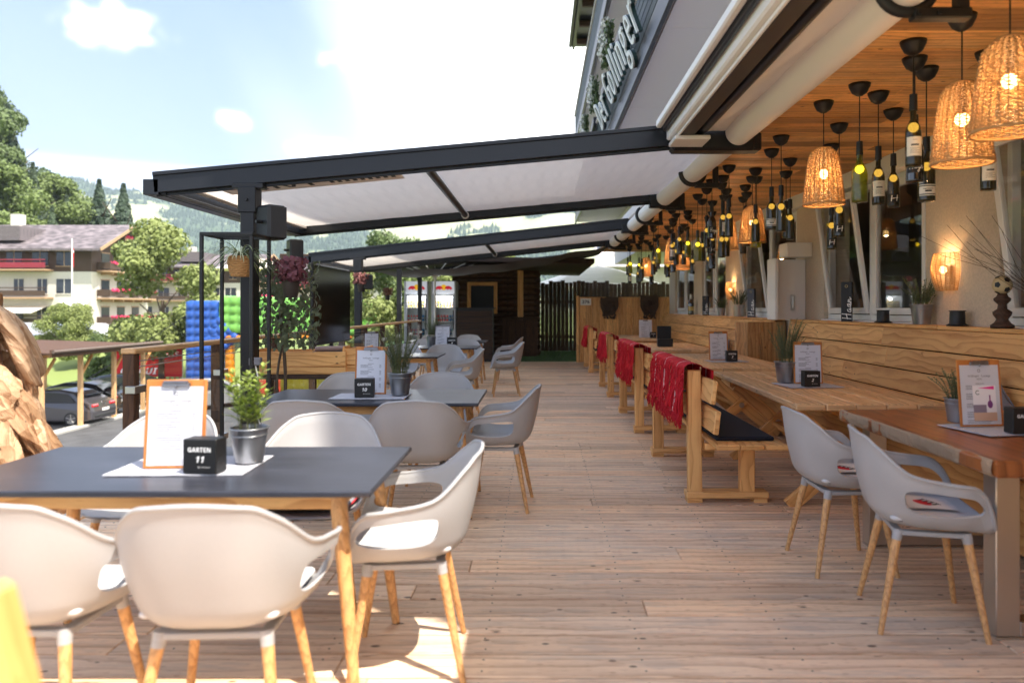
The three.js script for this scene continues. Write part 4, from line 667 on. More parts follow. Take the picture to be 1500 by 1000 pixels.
function car(label, x, D, turn, paint) {                           // nose towards local +z
  const t = thing('parked_car', label, 'car', [x, -3.6, -D], turn, 'cars parked under the carport');
  const prof = [[-2.2, .35], [-2.22, .62], [-2.12, .92], [-1.9, 1.02], [-1.35, 1.36], [-.75, 1.46], [.1, 1.45], [.75, 1.28], [1.25, 1.0], [1.9, .88], [2.2, .72], [2.26, .45], [2.2, .30], [1.75, .27], [-1.8, .27]];
  const s = new THREE.Shape(prof.map((p) => new THREE.Vector2(...p))); const g = new THREE.ExtrudeGeometry(s, { depth: 1.5, bevelEnabled: true, bevelSize: .07, bevelThickness: .13, bevelSegments: 4, curveSegments: 4 }); g.translate(0, 0, -.75); const p = g.attributes.position; for (let i = 0; i < p.count; i++) { const y = p.getY(i), k = 1 - .22 * sstep(.95, 1.5, y); p.setZ(i, p.getZ(i) * k); } g.computeVertexNormals(); g.rotateY(-Math.PI / 2);
  mesh('body', g, P({ color: rgb(...paint), roughness: .3, metalness: .4, clearcoat: 1, clearcoatRoughness: .08 }), t);
  for (const sx of [1, -1]) { const w = new THREE.Shape([[-1.55, 1.0], [-1.2, 1.32], [-.7, 1.40], [.1, 1.39], [.62, 1.24], [1.0, 1.0]].map((q) => new THREE.Vector2(...q))); const wg = new THREE.ShapeGeometry(w); wg.rotateY(-Math.PI / 2); const q = wg.attributes.position; for (let i = 0; i < q.count; i++) q.setX(i, sx * (.885 - .19 * sstep(.95, 1.5, q.getY(i)))); mesh('side_window', wg, winGlass, t); }
  mesh('rear_window', T(cb(1.25, .42, .02, .01), 0, 1.2, -1.70, -.98), winGlass, t); mesh('windscreen', T(cb(1.3, .02, .6, .01), 0, 1.17, 1.06, .52), winGlass, t);
  for (const sx of [1, -1]) { mesh('tail_light', T(cb(.42, .15, .12, .04), sx * .62, .85, -2.2), P({ color: rgb(.5, .01, .015), roughness: .15, clearcoat: 1 }), t); mesh('headlight', T(cb(.36, .14, .2, .05), sx * .62, .72, 2.13), P({ color: rgb(.7, .72, .75), roughness: .1, clearcoat: 1 }), t); mesh('mirror', T(cb(.2, .13, .1, .04), sx * .98, 1.0, .72), M.black, t);
    for (const z of [-1.35, 1.4]) { const w = mesh('wheel', T(new THREE.TorusGeometry(.25, .085, 10, 26), sx * .80, .32, z, 0, Math.PI / 2), M.black, t); mesh('rim', mg([T(new THREE.CylinderGeometry(.2, .2, .1, 20), sx * .81, .32, z, 0, 0, Math.PI / 2), ...[0, 1, 2, 3, 4].map((k) => rod([sx * .87, .32, z], [sx * .87, .32 + .2 * Math.cos(k * 1.257), z + .2 * Math.sin(k * 1.257)], .022, .022, 6))]), M.steel, w); } }
  mesh('number_plate', T(cb(.5, .12, .015, .005), 0, .66, -2.30), M.white, t); mesh('bumper', T(cb(1.5, .16, .1, .05), 0, .42, -2.24), S({ color: rgb(.03, .03, .032), roughness: .5 }), t); mesh('badge', T(new THREE.CylinderGeometry(.06, .06, .02, 16), 0, .93, -2.215, Math.PI / 2), M.steel, t);
  return t;
}
car('dark grey hatchback under the carport showing its red tail light', -20.9, 31.6, -Math.PI / 2, [.085, .08, .09]);
car('black estate car half hidden under the carport', -21.8, 34.6, -Math.PI / 2, [.012, .012, .014]);
car('black car with its headlights towards the road past the carport', -21.4, 38.6, Math.PI / 2 - .15, [.012, .013, .016]);
car('silver grey car on the road beyond the glass railing', -16.6, 36.5, Math.PI * .82, [.30, .30, .31]);
for (const [x, D, c, l] of [[-41.5, 60.5, [.55, .56, .58], 'silver car in the lot below the chalet'], [-38.6, 60, [.34, .40, .48], 'blue-grey car in the lot below the chalet'], [-35.8, 59.6, [.6, .6, .6], 'white car in the lot below the chalet'], [-40.5, 57.6, [.45, .47, .5], 'pale car parked in front of the chalet lot row']]) { const k = car(l, x, D, .9, c); k.position.y = gh(x, D) + .35; k.userData.group = 'cars in the lot below the chalet'; }
{ // red event banner fence with a striped tent
  const t = thing('banner_fence', 'red banner fence with white lettering beside the road', 'banner', [-24.4, -3.6, -46]);
  const bt = canvasTex(512, 256, (x) => { x.fillStyle = '#d0101c'; x.fillRect(0, 0, 512, 256); x.fillStyle = '#f4eeee'; x.font = 'italic bold 64px sans-serif'; x.fillText('GASGAS', 240, 70); x.font = 'italic bold 84px sans-serif'; x.fillText('G', 60, 160); x.fillText('CIRCUIT', 30, 236); });
  mesh('banner', T(cb(4.2, 1.75, .03, .005), 0, 1.55, 0), S({ color: rgb(.5, .012, .02), roughness: .7 }), t); mesh('lettering', new THREE.PlaneGeometry(4.15, 1.7), S({ map: bt, roughness: .7 }), t, [0, 1.55, .018]);
  for (const x of [-2.1, -.7, .7, 2.1]) mesh('post', rod([x, 0, -.03], [x, 2.5, -.03], .03), M.steel, t); for (let k = 0; k < 14; k++) mesh('red_bar', bx(-2 + k * .3, -1.94 + k * .3, .05, .66, .0, -.04), S({ color: rgb(.45, .015, .02), roughness: .6 }), t);
  const s = thing('striped_canopy', 'black and white striped canopy over the red banner fence', 'canopy', [-23.9, -1.2, -46.6]); for (let k = 0; k < 12; k++) { const q = new Soup(), x = -2.2 + k * .36; q.quad([x, 0, .1], [x + .36, 0, .1], [x + .48, .95, -1.6], [x + .12, .95, -1.6]); mesh('stripe', q.geo(), k % 2 ? M.white : M.black, s); } for (const x of [-2.1, 2]) mesh('pole', rod([x, -2.4, .08], [x, 0, .08], .035), M.steel, s);
}
function puffed(w, h, d, nx, ny, nz, amp) {                        // quilted inflatable block: every cell bulges
  const g = new THREE.BoxGeometry(w, h, d, nx * 5, ny * 5, nz * 5), p = g.attributes.position, n = g.attributes.normal;
  for (let i = 0; i < p.count; i++) { const c = [(p.getX(i) / w + .5) * nx, (p.getY(i) / h + .5) * ny, (p.getZ(i) / d + .5) * nz], N = [Math.abs(n.getX(i)), Math.abs(n.getY(i)), Math.abs(n.getZ(i))]; let b = 1; for (let q = 0; q < 3; q++) if (N[q] < .5) b *= Math.abs(Math.sin(c[q] * Math.PI)); b = Math.sqrt(b) * amp; p.setXYZ(i, p.getX(i) + n.getX(i) * b, p.getY(i) + n.getY(i) * b, p.getZ(i) + n.getZ(i) * b); }
  g.computeVertexNormals(); return g;
}
{ const t = thing('bouncy_castle', 'green and blue quilted bouncy castle beyond the plant frame', 'bouncy castle', [-14.6, -3.6, -43]);
  const pv = (c) => P({ color: rgb(...c), roughness: .32, clearcoat: .3 });
  mesh('blue_tower', T(puffed(1.8, 5.3, 2.2, 4, 11, 4, .09), -4.6, 2.65, 0), pv([.02, .08, .33]), t); mesh('green_arch', T(puffed(9.4, 2.0, 2.2, 18, 4, 4, .09), 1.1, 4.45, 0, 0, 0, -.03), pv([.15, .38, .06]), t); mesh('end_slope', T(puffed(1.5, 1.6, 2.0, 4, 4, 4, .08), -3.6, 3.4, .1, 0, 0, .75), pv([.02, .08, .33]), t);
  mesh('orange_seam', bx(-3.5, 5.7, 3.22, 3.4, 1.15, .9, .05), pv([.65, .20, .01]), t); mesh('orange_post', T(puffed(.35, 3.2, .5, 1, 8, 1, .05), -3.15, 1.6, .7), pv([.65, .22, .01]), t); mesh('green_tower', T(puffed(1.6, 4.6, 2.2, 4, 9, 4, .09), 5.2, 2.3, 0), pv([.15, .38, .06]), t);
  mesh('yellow_wall', T(puffed(5.5, 2.0, .5, 10, 4, 1, .06), .6, 1.0, -1.2), pv([.62, .55, .02]), t); mesh('red_step', T(puffed(1.6, .9, 1.2, 3, 2, 2, .06), -1.2, .45, .9), pv([.5, .05, .03]), t); mesh('guy_rope', mg([rod([-5.4, 4.6, 1], [-11, .4, 3], .025), rod([-5.4, 2.6, 1], [-9.5, .2, 3], .02)]), M.metal, t); }

// ---------------------------------------------------------------- glass railing and root sculpture
{ const t = thing('glass_railing', 'glass railing with brown posts and timber handrail at the deck edge', 'railing', [-2.8, 0, -5.05]);
  const ds = [0, 1.35, 2.7, 4.05, 5.4, 6.75, 8.1, 9.45, 10.8, 12.15];
  for (const d of ds) { const p = mesh('post', bx(-.04, .04, -.25, 1.045, -d - .035, -d + .035, .004, 'y'), M.dark[2], t); mesh('clamp', mg([bx(.0, .07, .78, .83, -d - .07, -d + .075), bx(.0, .07, .22, .27, -d - .07, -d + .075)]), M.steel, p); }
  for (let k = 0; k < ds.length - 1; k++) { const g = new THREE.PlaneGeometry(1.24, .92); g.rotateY(Math.PI / 2); mesh('glass_panel', g, M.glass, t, [.045, .52, -(ds[k] + ds[k + 1]) / 2]); mesh('handrail', bx(-.05, .05, 1.047, 1.085, -ds[k] + (k ? -.002 : .04), -ds[k + 1], .006, 'z'), M.top[1], t); }
  mesh('wire', mg([.95, .99].map((y) => rod([.0, y, 0], [0, y, -12.1], .004, .004, 5))), M.steel, t);
}
{ const t = thing('root_sculpture', 'tall pale driftwood sculpture of overlapping root slabs beyond the sunny table', 'sculpture', [-2.80, 0, -3.72]);
  const rt = woodTex([.80, .68, .56], [.50, .34, .22], { seed: 77, rings: 5, knots: 4, fibre: .3, W: 512, H: 256 }), mats = [[.95, .93, .90], [.66, .57, .48], [.86, .80, .73]].map((c) => S({ ...rt, color: rgb(...c), roughness: .7, bumpScale: .006 }));
  mesh('core', rod([0, 0, 0], [0, 1.3, 0], .2, .05, 12), mats[1], t);
  const r = rng(15); let k = 0;
  for (let ring = 0; ring < 6; ring++) { const y = .10 + ring * .205, R = .25 * (1 - ring / 7.8), n = ring > 4 ? 3 : 5; for (let i = 0; i < n; i++, k++) {
    const g = new THREE.SphereGeometry(1, 20, 18), p = g.attributes.position, wd = .10 + r() * .06, ln = .24 + r() * .12; for (let q = 0; q < p.count; q++) { const x = p.getX(q), yy = p.getY(q), z = p.getZ(q), nn = fbm(x * 1.5 + k * 9, yy * 1.5 + z * .7 + 20, 5, 4) - .5, w = .42 + .58 * sstep(1, -.6, yy), gr = Math.abs(fbm(x * 7 + nn * 4 + k * 5, yy * 1.6 + 7, 9, 3) - .5), hol = sstep(.5, .0, Math.hypot(x - .3 * nn, yy + .25)) * .35; p.setXYZ(q, x * wd * w * (1 + nn * 1.5), yy * ln * (1 + nn * .7), (z * .05 * (1 + nn) + .055 * (1 - yy * yy)) * (z > 0 ? 1 - hol : 1) - .035 * gr * (z > 0 ? 1 : 0)); }
    const uv = g.attributes.uv; for (let q = 0; q < uv.count; q++) uv.setXY(q, p.getY(q) / .7 + k * .17, p.getX(q) / .22 + p.getZ(q) / .3 + k * .31);
    const gf = g.toNonIndexed(); gf.computeVertexNormals();   // chiselled facets
    const a = i / n * 6.283 + ring * .75 + r() * .7; gf.rotateX(-.22 - r() * .25); gf.rotateZ((r() - .5) * .8); gf.rotateY(a); mesh('root_slab', gf, mats[k % 3], t, [Math.sin(a) * R, y + .1 + (r() - .5) * .08, Math.cos(a) * R]); } }
  mesh('tip', T(new THREE.ConeGeometry(.085, .34, 10, 4), 0, 1.36, 0), mats[0], t);
}
// ---------------------------------------------------------------- pendant lamps over the wall tables
const cupG = lathe([[.004, -.075], [.018, -.074], [.045, -.055], [.062, -.02], [.066, 0], [0.0, .0]], 22), CY = 2.757;
const glow = (c, i) => S({ color: rgb(.9, .7, .4), emissive: rgb(...c), emissiveIntensity: i });
const bulbM = glow([1, .62, .16], 2.2), bulbWarm = glow([1, .6, .2], 4);
const bottleProf = (h, r) => [[r * .2, 0], [r * .97, .0], [r, .012], [r, h * .56], [r * .93, h * .64], [r * .62, h * .74], [r * .40, h * .80], [r * .38, h * .985], [r * .44, h * .99], [r * .44, h]];
const bottleG = { slim: lathe(bottleProf(.31, .039), 22), wide: lathe(bottleProf(.31, .047), 22) };
const glassDark = P({ color: rgb(.10, .09, .045), roughness: .06, transmission: .75, thickness: 0 }), glassGreen = P({ color: rgb(.42, .44, .06), roughness: .05, transmission: .85, thickness: 0 }), glassBlack = P({ color: rgb(.012, .011, .010), roughness: .08, clearcoat: 1 });
const bulbG = new THREE.SphereGeometry(.026, 16, 12), capG = T(new THREE.CylinderGeometry(.019, .021, .085, 14), 0, .005, 0);
const labelG = (r, y0, y1) => T(new THREE.CylinderGeometry(r + .0012, r + .0012, y1 - y0, 18, 1, true, -1.1, 2.2), 0, (y0 + y1) / 2, 0);
function script(x, sx, sy, s, w) { x.lineWidth = w; x.lineCap = 'round'; x.lineJoin = 'round'; const p = (pts) => { x.beginPath(); pts.forEach(([a, b], i) => i ? x.lineTo(sx + a * s, sy + b * s) : x.moveTo(sx + a * s, sy + b * s)); x.stroke(); };   // the word Hagn in brush script
  p([[2, -8], [0, 12]]); p([[11, -9], [9, 12]]); p([[0, 3], [11, 0]]); p([[21, 3], [17, 4], [15, 9], [18, 11], [22, 6], [21, 11], [25, 9]]); p([[33, 3], [28, 4], [27, 9], [30, 10], [33, 4], [32, 16], [28, 20], [26, 17], [36, 9]]); p([[38, 4], [37, 11], [41, 4], [43, 6], [43, 11], [48, 8]]); }
const hagnTex = canvasTex(256, 128, (x) => { x.fillStyle = '#0c0b0b'; x.fillRect(0, 0, 256, 128); x.strokeStyle = '#e9e4dc'; script(x, 40, 50, 3.8, 7); });
const whiteLabel = canvasTex(128, 160, (x) => { x.fillStyle = '#d9d4c6'; x.fillRect(0, 0, 128, 160); x.fillStyle = '#555'; x.fillRect(36, 60, 56, 16); for (let k = 0; k < 5; k++) x.fillRect(30, 92 + k * 10, 68 - (k % 2) * 20, 3); x.fillRect(48, 24, 32, 3); });
const bandLabel = canvasTex(256, 96, (x) => { x.fillStyle = '#d8d3c8'; x.fillRect(0, 0, 256, 96); x.fillStyle = '#222'; x.fillRect(0, 8, 256, 8); x.fillRect(0, 80, 256, 8); x.font = 'bold 30px serif'; x.fillRect(60, 34, 136, 5); x.fillRect(84, 48, 88, 14); });
const hTex = canvasTex(64, 64, (x) => { x.fillStyle = '#0c0b0b'; x.fillRect(0, 0, 64, 64); x.strokeStyle = '#e9e4dc'; x.lineWidth = 5; x.beginPath(); x.moveTo(20, 10); x.lineTo(16, 56); x.moveTo(46, 8); x.lineTo(42, 54); x.moveTo(14, 36); x.lineTo(50, 28); x.stroke(); });
function pendantBase(name, label, group, x, D, drop) {
  const t = thing(name, label, 'lamp', [x, CY, -D], 0, group);
  mesh('ceiling_cup', cupG, M.black, t); mesh('cord', rod([0, -drop, 0], [0, -.07, 0], .0035, .0035, 6), M.black, t); return t;
}
const kinds = {
  white: { label: 'dark wine bottle lamp with a square cream label', g: 'slim', m: glassDark, tex: whiteLabel, y: [.05, .15] }, band: { label: 'dark wine bottle lamp with a patterned band label', g: 'wide', m: glassDark, tex: bandLabel, y: [.03, .095] },
  hagn: { label: 'black wine bottle lamp with white script lettering', g: 'wide', m: glassBlack, tex: hagnTex, y: [.05, .13] }, h: { label: 'dark wine bottle lamp marked with a single white letter', g: 'slim', m: glassDark, tex: hTex, y: [.03, .09] },
  green: { label: 'clear olive green wine bottle lamp', g: 'wide', m: glassGreen }, plain: { label: 'plain dark wine bottle lamp', g: 'slim', m: glassDark },
};
function bottleLamp(kind, where, x, D, bottom, turn = 0) {
  const k = kinds[kind], t = pendantBase('bottle_pendant', k.label + ' hanging ' + where, 'bottle lamps, ' + kind + ', ' + where, x, D, CY - bottom - .33);
  const y = bottom - CY, b = mesh('bottle', bottleG[k.g], k.m, t, [0, y, 0]); b.rotation.y = turn;
  mesh('cap', capG, M.black, t, [0, y + .33, 0]);
  if (k.tex) mesh('bottle_label', labelG(k.g === 'wide' ? .047 : .039, ...k.y), S({ map: k.tex, roughness: .6 }), b).rotation.y = -.25;
  if (k.m !== glassBlack) { mesh('bulb', bulbG, bulbM, t, [0, y + .205, 0]); mesh('lamp_stem', rod([0, y + .225, 0], [0, y + .33, 0], .010, .010, 8), M.black, t); }
  return t;
}
const wick = (() => {                                              // woven bell: wavy rings over upright ribs
  const prof = (k) => { const t = clamp(k); return t < .16 ? .050 + .045 * Math.sin(t / .16 * 1.57) : .095 + .040 * Math.pow((t - .16) / .84, .8); };
  const H = .38, rings = [], ribs = []; for (let i = 0; i <= 46; i++) { const k = i / 46, R = prof(k), c = []; for (let a = 0; a < 52; a++) { const th = a / 52 * 6.283; const q = R + .0035 * Math.cos(a * Math.PI / 2 * 1 + i * Math.PI) ; c.push(new THREE.Vector3(Math.cos(th) * q, -k * H + .0015 * Math.sin(a * 2.1 + i), Math.sin(th) * q)); } rings.push(new THREE.TubeGeometry(new THREE.CatmullRomCurve3(c, true), 104, .0029, 4, true)); }
  for (let a = 0; a < 26; a++) { const th = a / 26 * 6.283, c = []; for (let k = 0; k <= 10; k++) c.push([Math.cos(th) * prof(k / 10), -k / 10 * H, Math.sin(th) * prof(k / 10)]); ribs.push(tube(c, .003, 16, 4)); }
  return { weave: mg(rings), ribs: mg(ribs), hoop: T(new THREE.TorusGeometry(.136, .006, 6, 40), 0, 0, 0, Math.PI / 2).translate(0, -H, 0), ring: T(new THREE.TorusGeometry(.050, .006, 6, 24), 0, 0, 0, Math.PI / 2) };
})();
const wickM = P({ color: rgb(.52, .30, .115), roughness: .65, transmission: .12 }), wickM2 = S({ color: rgb(.44, .24, .09), roughness: .7 });
function wickerLamp(where, x, D, top, s = 1) {
  const t = pendantBase('wicker_pendant', 'woven wicker bell pendant lamp hanging ' + where, 'wicker lamps', x, D, CY - top);
  const w = mesh('shade', wick.weave, wickM, t, [0, top - CY, 0]); w.scale.set(s, 1, s); mesh('rib_cage', wick.ribs, wickM2, w); mesh('hoop', wick.hoop, wickM2, w); mesh('top_ring', wick.ring, wickM2, w);
  mesh('bulb', new THREE.SphereGeometry(.032, 16, 12), bulbWarm, t, [0, top - CY - .17, 0]); mesh('socket', rod([0, top - CY - .15, 0], [0, top - CY, 0], .016, .016, 10), M.black, t);
  const l = new THREE.PointLight(new THREE.Color(1, .66, .34), .10); l.position.set(0, top - CY - .20, 0); l.castShadow = true; t.add(l);
  return t;
}
wickerLamp('over the slab table edge', 1.93, 3.02, 2.46, 1.08); wickerLamp('between the slab table and the front plank table', 2.02, 3.52, 2.43);
wickerLamp('over the near end of the front plank table', 1.93, 5.0, 2.44); wickerLamp('over the second plank table', 2.27, 7.85, 2.44, 1.05); wickerLamp('beside the shutter above the second plank table', 2.32, 9.1, 2.46);
wickerLamp('over the weathered plank table', 2.1, 11.6, 2.44); wickerLamp('beyond the weathered plank table', 2.45, 12.6, 2.4); wickerLamp('over the farthest plank table', 2.2, 15.2, 2.4);
for (const [k, x, D, b] of [['white', 1.96, 3.86, 2.10], ['band', 2.26, 4.30, 1.98], ['hagn', 2.10, 4.12, 2.06], ['hagn', 2.52, 3.7, 1.98], ['white', 2.45, 4.02, 2.0]]) bottleLamp(k, 'over the slab table end', x, D, b);
for (const [k, x, D, b] of [['green', 2.0, 4.6, 2.02], ['white', 2.2, 4.78, 2.03], ['h', 2.28, 5.6, 1.9], ['h', 2.50, 5.2, 2.07], ['plain', 1.97, 6.0, 1.98], ['h', 2.5, 6.3, 1.86], ['band', 2.05, 6.5, 2.05], ['plain', 2.35, 6.9, 2.0]]) bottleLamp(k, 'above the front plank table', x, D, b);
{ const r = rng(23), ks = ['plain', 'h', 'plain', 'white', 'green', 'hagn', 'plain']; let i = 0;
  for (const [d0, d1, n, w] of [[7.2, 9.9, 17, 'above the second plank table'], [10.3, 13.4, 17, 'above the weathered plank table'], [13.7, 17.4, 15, 'above the farthest plank table']]) for (let k = 0; k < n; k++) bottleLamp(ks[i++ % 7], w, 1.85 + .75 * ((k * .37 + r() * .2) % 1), d0 + (d1 - d0) * (k + .5) / n + (r() - .5) * .1, 1.88 + r() * .28, r() * 2); }
{ // wall sconces
  for (const [D, lab] of [[5.82, 'by the glass plant pot'], [12.3, 'beyond the white shutter']]) { const t = thing('wicker_sconce', 'glowing wicker wall lamp on the pale pillar ' + lab, 'lamp', [WX - .005, 1.50, -D]); const rings = []; for (let i = 0; i <= 32; i++) { const k = i / 32, R = .085 + .05 * Math.sin(k * 2.3 + .25), c = []; for (let a = 0; a <= 26; a++) { const th = Math.PI * .5 + a / 26 * Math.PI, q = R + .003 * Math.cos(a * 1.571 + i * Math.PI); c.push([Math.cos(th) * q, k * .29, Math.sin(th) * q * 1.05]); } rings.push(tube(c, .0036, 40, 4)); } mesh('weave', mg(rings), wickM, t);
    const rb = []; for (let a = 0; a <= 12; a++) { const th = Math.PI * .5 + a / 12 * Math.PI, c = []; for (let k = 0; k <= 6; k++) { const R = .085 + .05 * Math.sin(k / 6 * 2.3 + .25); c.push([Math.cos(th) * R, k / 6 * .29, Math.sin(th) * R * 1.05]); } rb.push(tube(c, .003, 12, 4)); } mesh('rib_cage', mg(rb), wickM2, t);
    mesh('bulb', new THREE.SphereGeometry(.028, 14, 10), bulbWarm, t, [-.055, .16, 0]); mesh('back_plate', bx(-.02, .0, .05, .2, .04, -.04), M.black, t); const l = new THREE.PointLight(new THREE.Color(1, .64, .32), .12); l.position.set(-.06, .2, 0); l.castShadow = true; t.add(l); } }

// ---------------------------------------------------------------- menus, sign cubes, plants on the tables
const menuTex = canvasTex(256, 360, (x) => { x.fillStyle = '#c6c6ce'; x.fillRect(0, 0, 256, 360); x.fillStyle = '#444'; x.beginPath(); x.arc(128, 34, 8, 0, 7); x.lineWidth = 3; x.strokeStyle = '#555'; x.stroke(); x.font = '17px serif'; x.textAlign = 'center'; x.fillText('Gollinger · Lounge', 128, 72); x.font = '12px serif'; x.fillText('MENU', 128, 90); const r = rng(6); x.fillStyle = '#505056'; let y = 112; for (let s = 0; s < 4; s++) { x.fillRect(100, y, 56, 3); y += 12; for (let k = 0; k < 3 + s % 2; k++) { x.fillRect(34, y, 70 + r() * 60, 3); x.fillRect(206, y, 18, 3); y += 10; } y += 8; } for (let k = 0; k < 6; k++) x.fillRect(34, y + k * 9, 110 + r() * 60, 2.5); });
const flyerTex = canvasTex(160, 220, (x) => { x.fillStyle = '#e6dfe2'; x.fillRect(0, 0, 160, 220); x.fillStyle = '#e2388c'; x.beginPath(); x.moveTo(40, 16); x.lineTo(150, 4); x.lineTo(150, 26); x.fill(); x.strokeStyle = '#6b7a70'; x.lineWidth = 5; x.beginPath(); x.arc(34, 44, 12, .5, 5.6); x.stroke(); x.fillStyle = '#7a3a78'; x.fillRect(112, 60, 10, 40); x.beginPath(); x.ellipse(117, 118, 18, 24, 0, 0, 7); x.fill(); x.fillStyle = '#8a7a88'; x.fillRect(0, 120, 90, 60); x.fillStyle = '#c9a48c'; x.fillRect(0, 168, 160, 52); });
const signTex = {}; const signFor = (n) => signTex[n] ??= canvasTex(160, 160, (x) => { x.fillStyle = '#0d0c0d'; x.fillRect(0, 0, 160, 160); x.fillStyle = '#f2f0ee'; x.textAlign = 'center'; x.font = 'bold 30px sans-serif'; x.fillText('GARTEN', 80, 58); x.font = 'italic bold 42px sans-serif'; x.fillText(n, 80, 108); x.fillStyle = '#8c8a88'; x.fillRect(72, 126, 12, 9); x.fillRect(88, 128, 46, 5); });
const clipM = S({ color: rgb(.62, .42, .25), roughness: .6, map: honeyTex.map });
function clipboard(label, x, y, D, turn, flyer, w = .215, h = .31, mat = clipM) {
  const t = thing('menu_clipboard', label, 'menu', [x, y, -D], turn); t.rotation.order = 'YXZ'; t.rotation.x = -.10;
  mesh('board', T(cb(w, h, .006, .002, 'y'), 0, h / 2, 0), mat, t); mesh('sheet', new THREE.PlaneGeometry(w - .026, h - .036), S({ map: menuTex, roughness: .8 }), t, [0, h / 2 - .008, .0042]);
  if (flyer) mesh('flyer', new THREE.PlaneGeometry(.125, .175), S({ map: flyerTex, roughness: .7 }), t, [.02, .115, .0055]);
  mesh('clip', mg([bx(-.052, .052, h - .026, h - .012, .004, .014, .003), rod([-.045, h - .010, .012], [.045, h - .010, .012], .006), rod([0, h - .022, .012], [0, h - .034, .014], .004)]), S({ color: rgb(.25, .24, .25), metalness: .9, roughness: .3 }), t); return t;
}
function signCube(n, where, x, y, D, turn, s = .1) { const t = thing('table_sign', 'black cube table sign reading Garten ' + n + ' ' + where, 'sign', [x, y, -D], turn); mesh('cube', T(cb(s * 1.02, s, s * .6, .003), 0, s / 2, 0), M.black, t); mesh('lettering', new THREE.PlaneGeometry(s * .98, s * .96), S({ map: signFor(n), roughness: .5 }), t, [0, s / 2, s * .3 + .0012]); return t; }
function mat(label, x, y, D, turn, w = .42, d = .28) { const t = thing('place_mat', label, 'place mat', [x, y, -D], turn); const g = new THREE.BoxGeometry(w, .004, d, 14, 1, 10), p = g.attributes.position; for (let i = 0; i < p.count; i++) { const e = Math.max(Math.abs(p.getX(i)) / w, Math.abs(p.getZ(i)) / d) * 2; p.setY(i, p.getY(i) + .0025 + (e > .9 ? .003 * fbm(p.getX(i) * 20 + 5, p.getZ(i) * 20, 3) : 0)); } g.computeVertexNormals(); mesh('cloth', g, M.linen, t); mesh('hem', bx(-w / 2 + .006, w / 2 - .006, .0052, .0062, d / 2 - .012, d / 2 - .008, .0003), M.linen, t); return t; }
const pailG = mg([lathe([[.0, .002], [.045, .002], [.048, .004], [.064, .118], [.067, .120], [.067, .124], [.061, .122], [.047, .01]], 28), T(new THREE.TorusGeometry(.062, .0022, 6, 30), 0, .098, 0, Math.PI / 2), T(new THREE.TorusGeometry(.066, .003, 6, 30), 0, .122, 0, Math.PI / 2)]);
const soilG = T(new THREE.CylinderGeometry(.058, .058, .004, 20), 0, .108, 0);
function herb(seed, stems, H, spread, leafLen, leafW, per) { const s = new Soup(), r = rng(seed), tub = []; for (let k = 0; k < stems; k++) { const a = r() * 6.283, q = Math.sqrt(r()), h = H * (.55 + .5 * r()), b = [Math.cos(a) * q * .04, .11, Math.sin(a) * q * .04], e = [Math.cos(a) * q * spread + (r() - .5) * .03, .11 + h, Math.sin(a) * q * spread + (r() - .5) * .03], m = [(b[0] + e[0]) * .42, .11 + h * .55, (b[2] + e[2]) * .42]; tub.push(tube([b, m, e], .0016, 6, 4)); const c = new THREE.CatmullRomCurve3([b, m, e].map((p) => new THREE.Vector3(...p))); for (let j = 0; j < per; j++) { const t = .15 + .85 * j / per, p = c.getPoint(t), aa = j * 2.4 + r(), d = [Math.cos(aa), .35 + r() * .5, Math.sin(aa)], l = leafLen * (1.15 - .5 * t) * (.7 + .6 * r()), sd = [-Math.sin(aa) * leafW, 0, Math.cos(aa) * leafW], mid = [p.x + d[0] * l * .5, p.y + d[1] * l * .5, p.z + d[2] * l * .5], tip = [p.x + d[0] * l, p.y + d[1] * l * .8, p.z + d[2] * l]; s.tri([p.x, p.y, p.z], mid.map((v, q2) => v + sd[q2]), tip); s.tri([p.x, p.y, p.z], tip, mid.map((v, q2) => v - sd[q2])); } } return { stems: mg(tub), leaves: s.geo() }; }
const herbs = { rosemary: herb(3, 46, .26, .12, .022, .0018, 44), basil: herb(4, 12, .24, .09, .042, .009, 22), thyme: herb(5, 40, .17, .13, .016, .004, 26) };
const herbM = { rosemary: leafMats([[.11, .15, .07]])[0], basil: leafMats([[.26, .34, .04]])[0], thyme: leafMats([[.10, .14, .06]])[0] }, stemM = S({ color: rgb(.14, .15, .06), roughness: .8 });
function pottedHerb(label, kind, x, y, D, s = 1, pm = M.zinc) { const t = thing('potted_herb', label, 'plant', [x, y, -D], x * 5); t.scale.set(s, s, s); const p = mesh('pail', pailG, pm, t); mesh('soil', soilG, S({ color: rgb(.05, .035, .025), roughness: 1 }), p); mesh('stems', herbs[kind].stems, stemM, t, null, 'stuff'); mesh('leaves', herbs[kind].leaves, herbM[kind], t, null, 'stuff'); return t; }
const TD = .7525, TP = .753;
mat('grey linen mat on the sunlit dark table', -1.33, TD, 2.83, .03, .50, .34); clipboard('wooden menu clipboard standing on the sunlit dark table', -1.37, TD + .008, 2.76, .05, false, .225, .33); signCube('11', 'on the sunny dark table', -1.225, TD + .008, 2.70, -.10, .125); pottedHerb('bright green basil in a zinc pail on the sunlit dark table', 'basil', -1.13, TD + .008, 2.87, 1.1);
mat('grey linen mat on the shaded dark table', -1.15, TD, 5.05, 0, .5, .32); clipboard('wooden menu clipboard standing on the shaded dark table', -1.18, TD + .008, 5.14, -.06, false, .225, .33); signCube('10', 'on the dark table by the crate', -1.18, TD + .008, 4.98, .1, .125); pottedHerb('bushy rosemary in a zinc pail on the shaded dark table', 'rosemary', -.96, TD + .008, 5.08, 1.25);
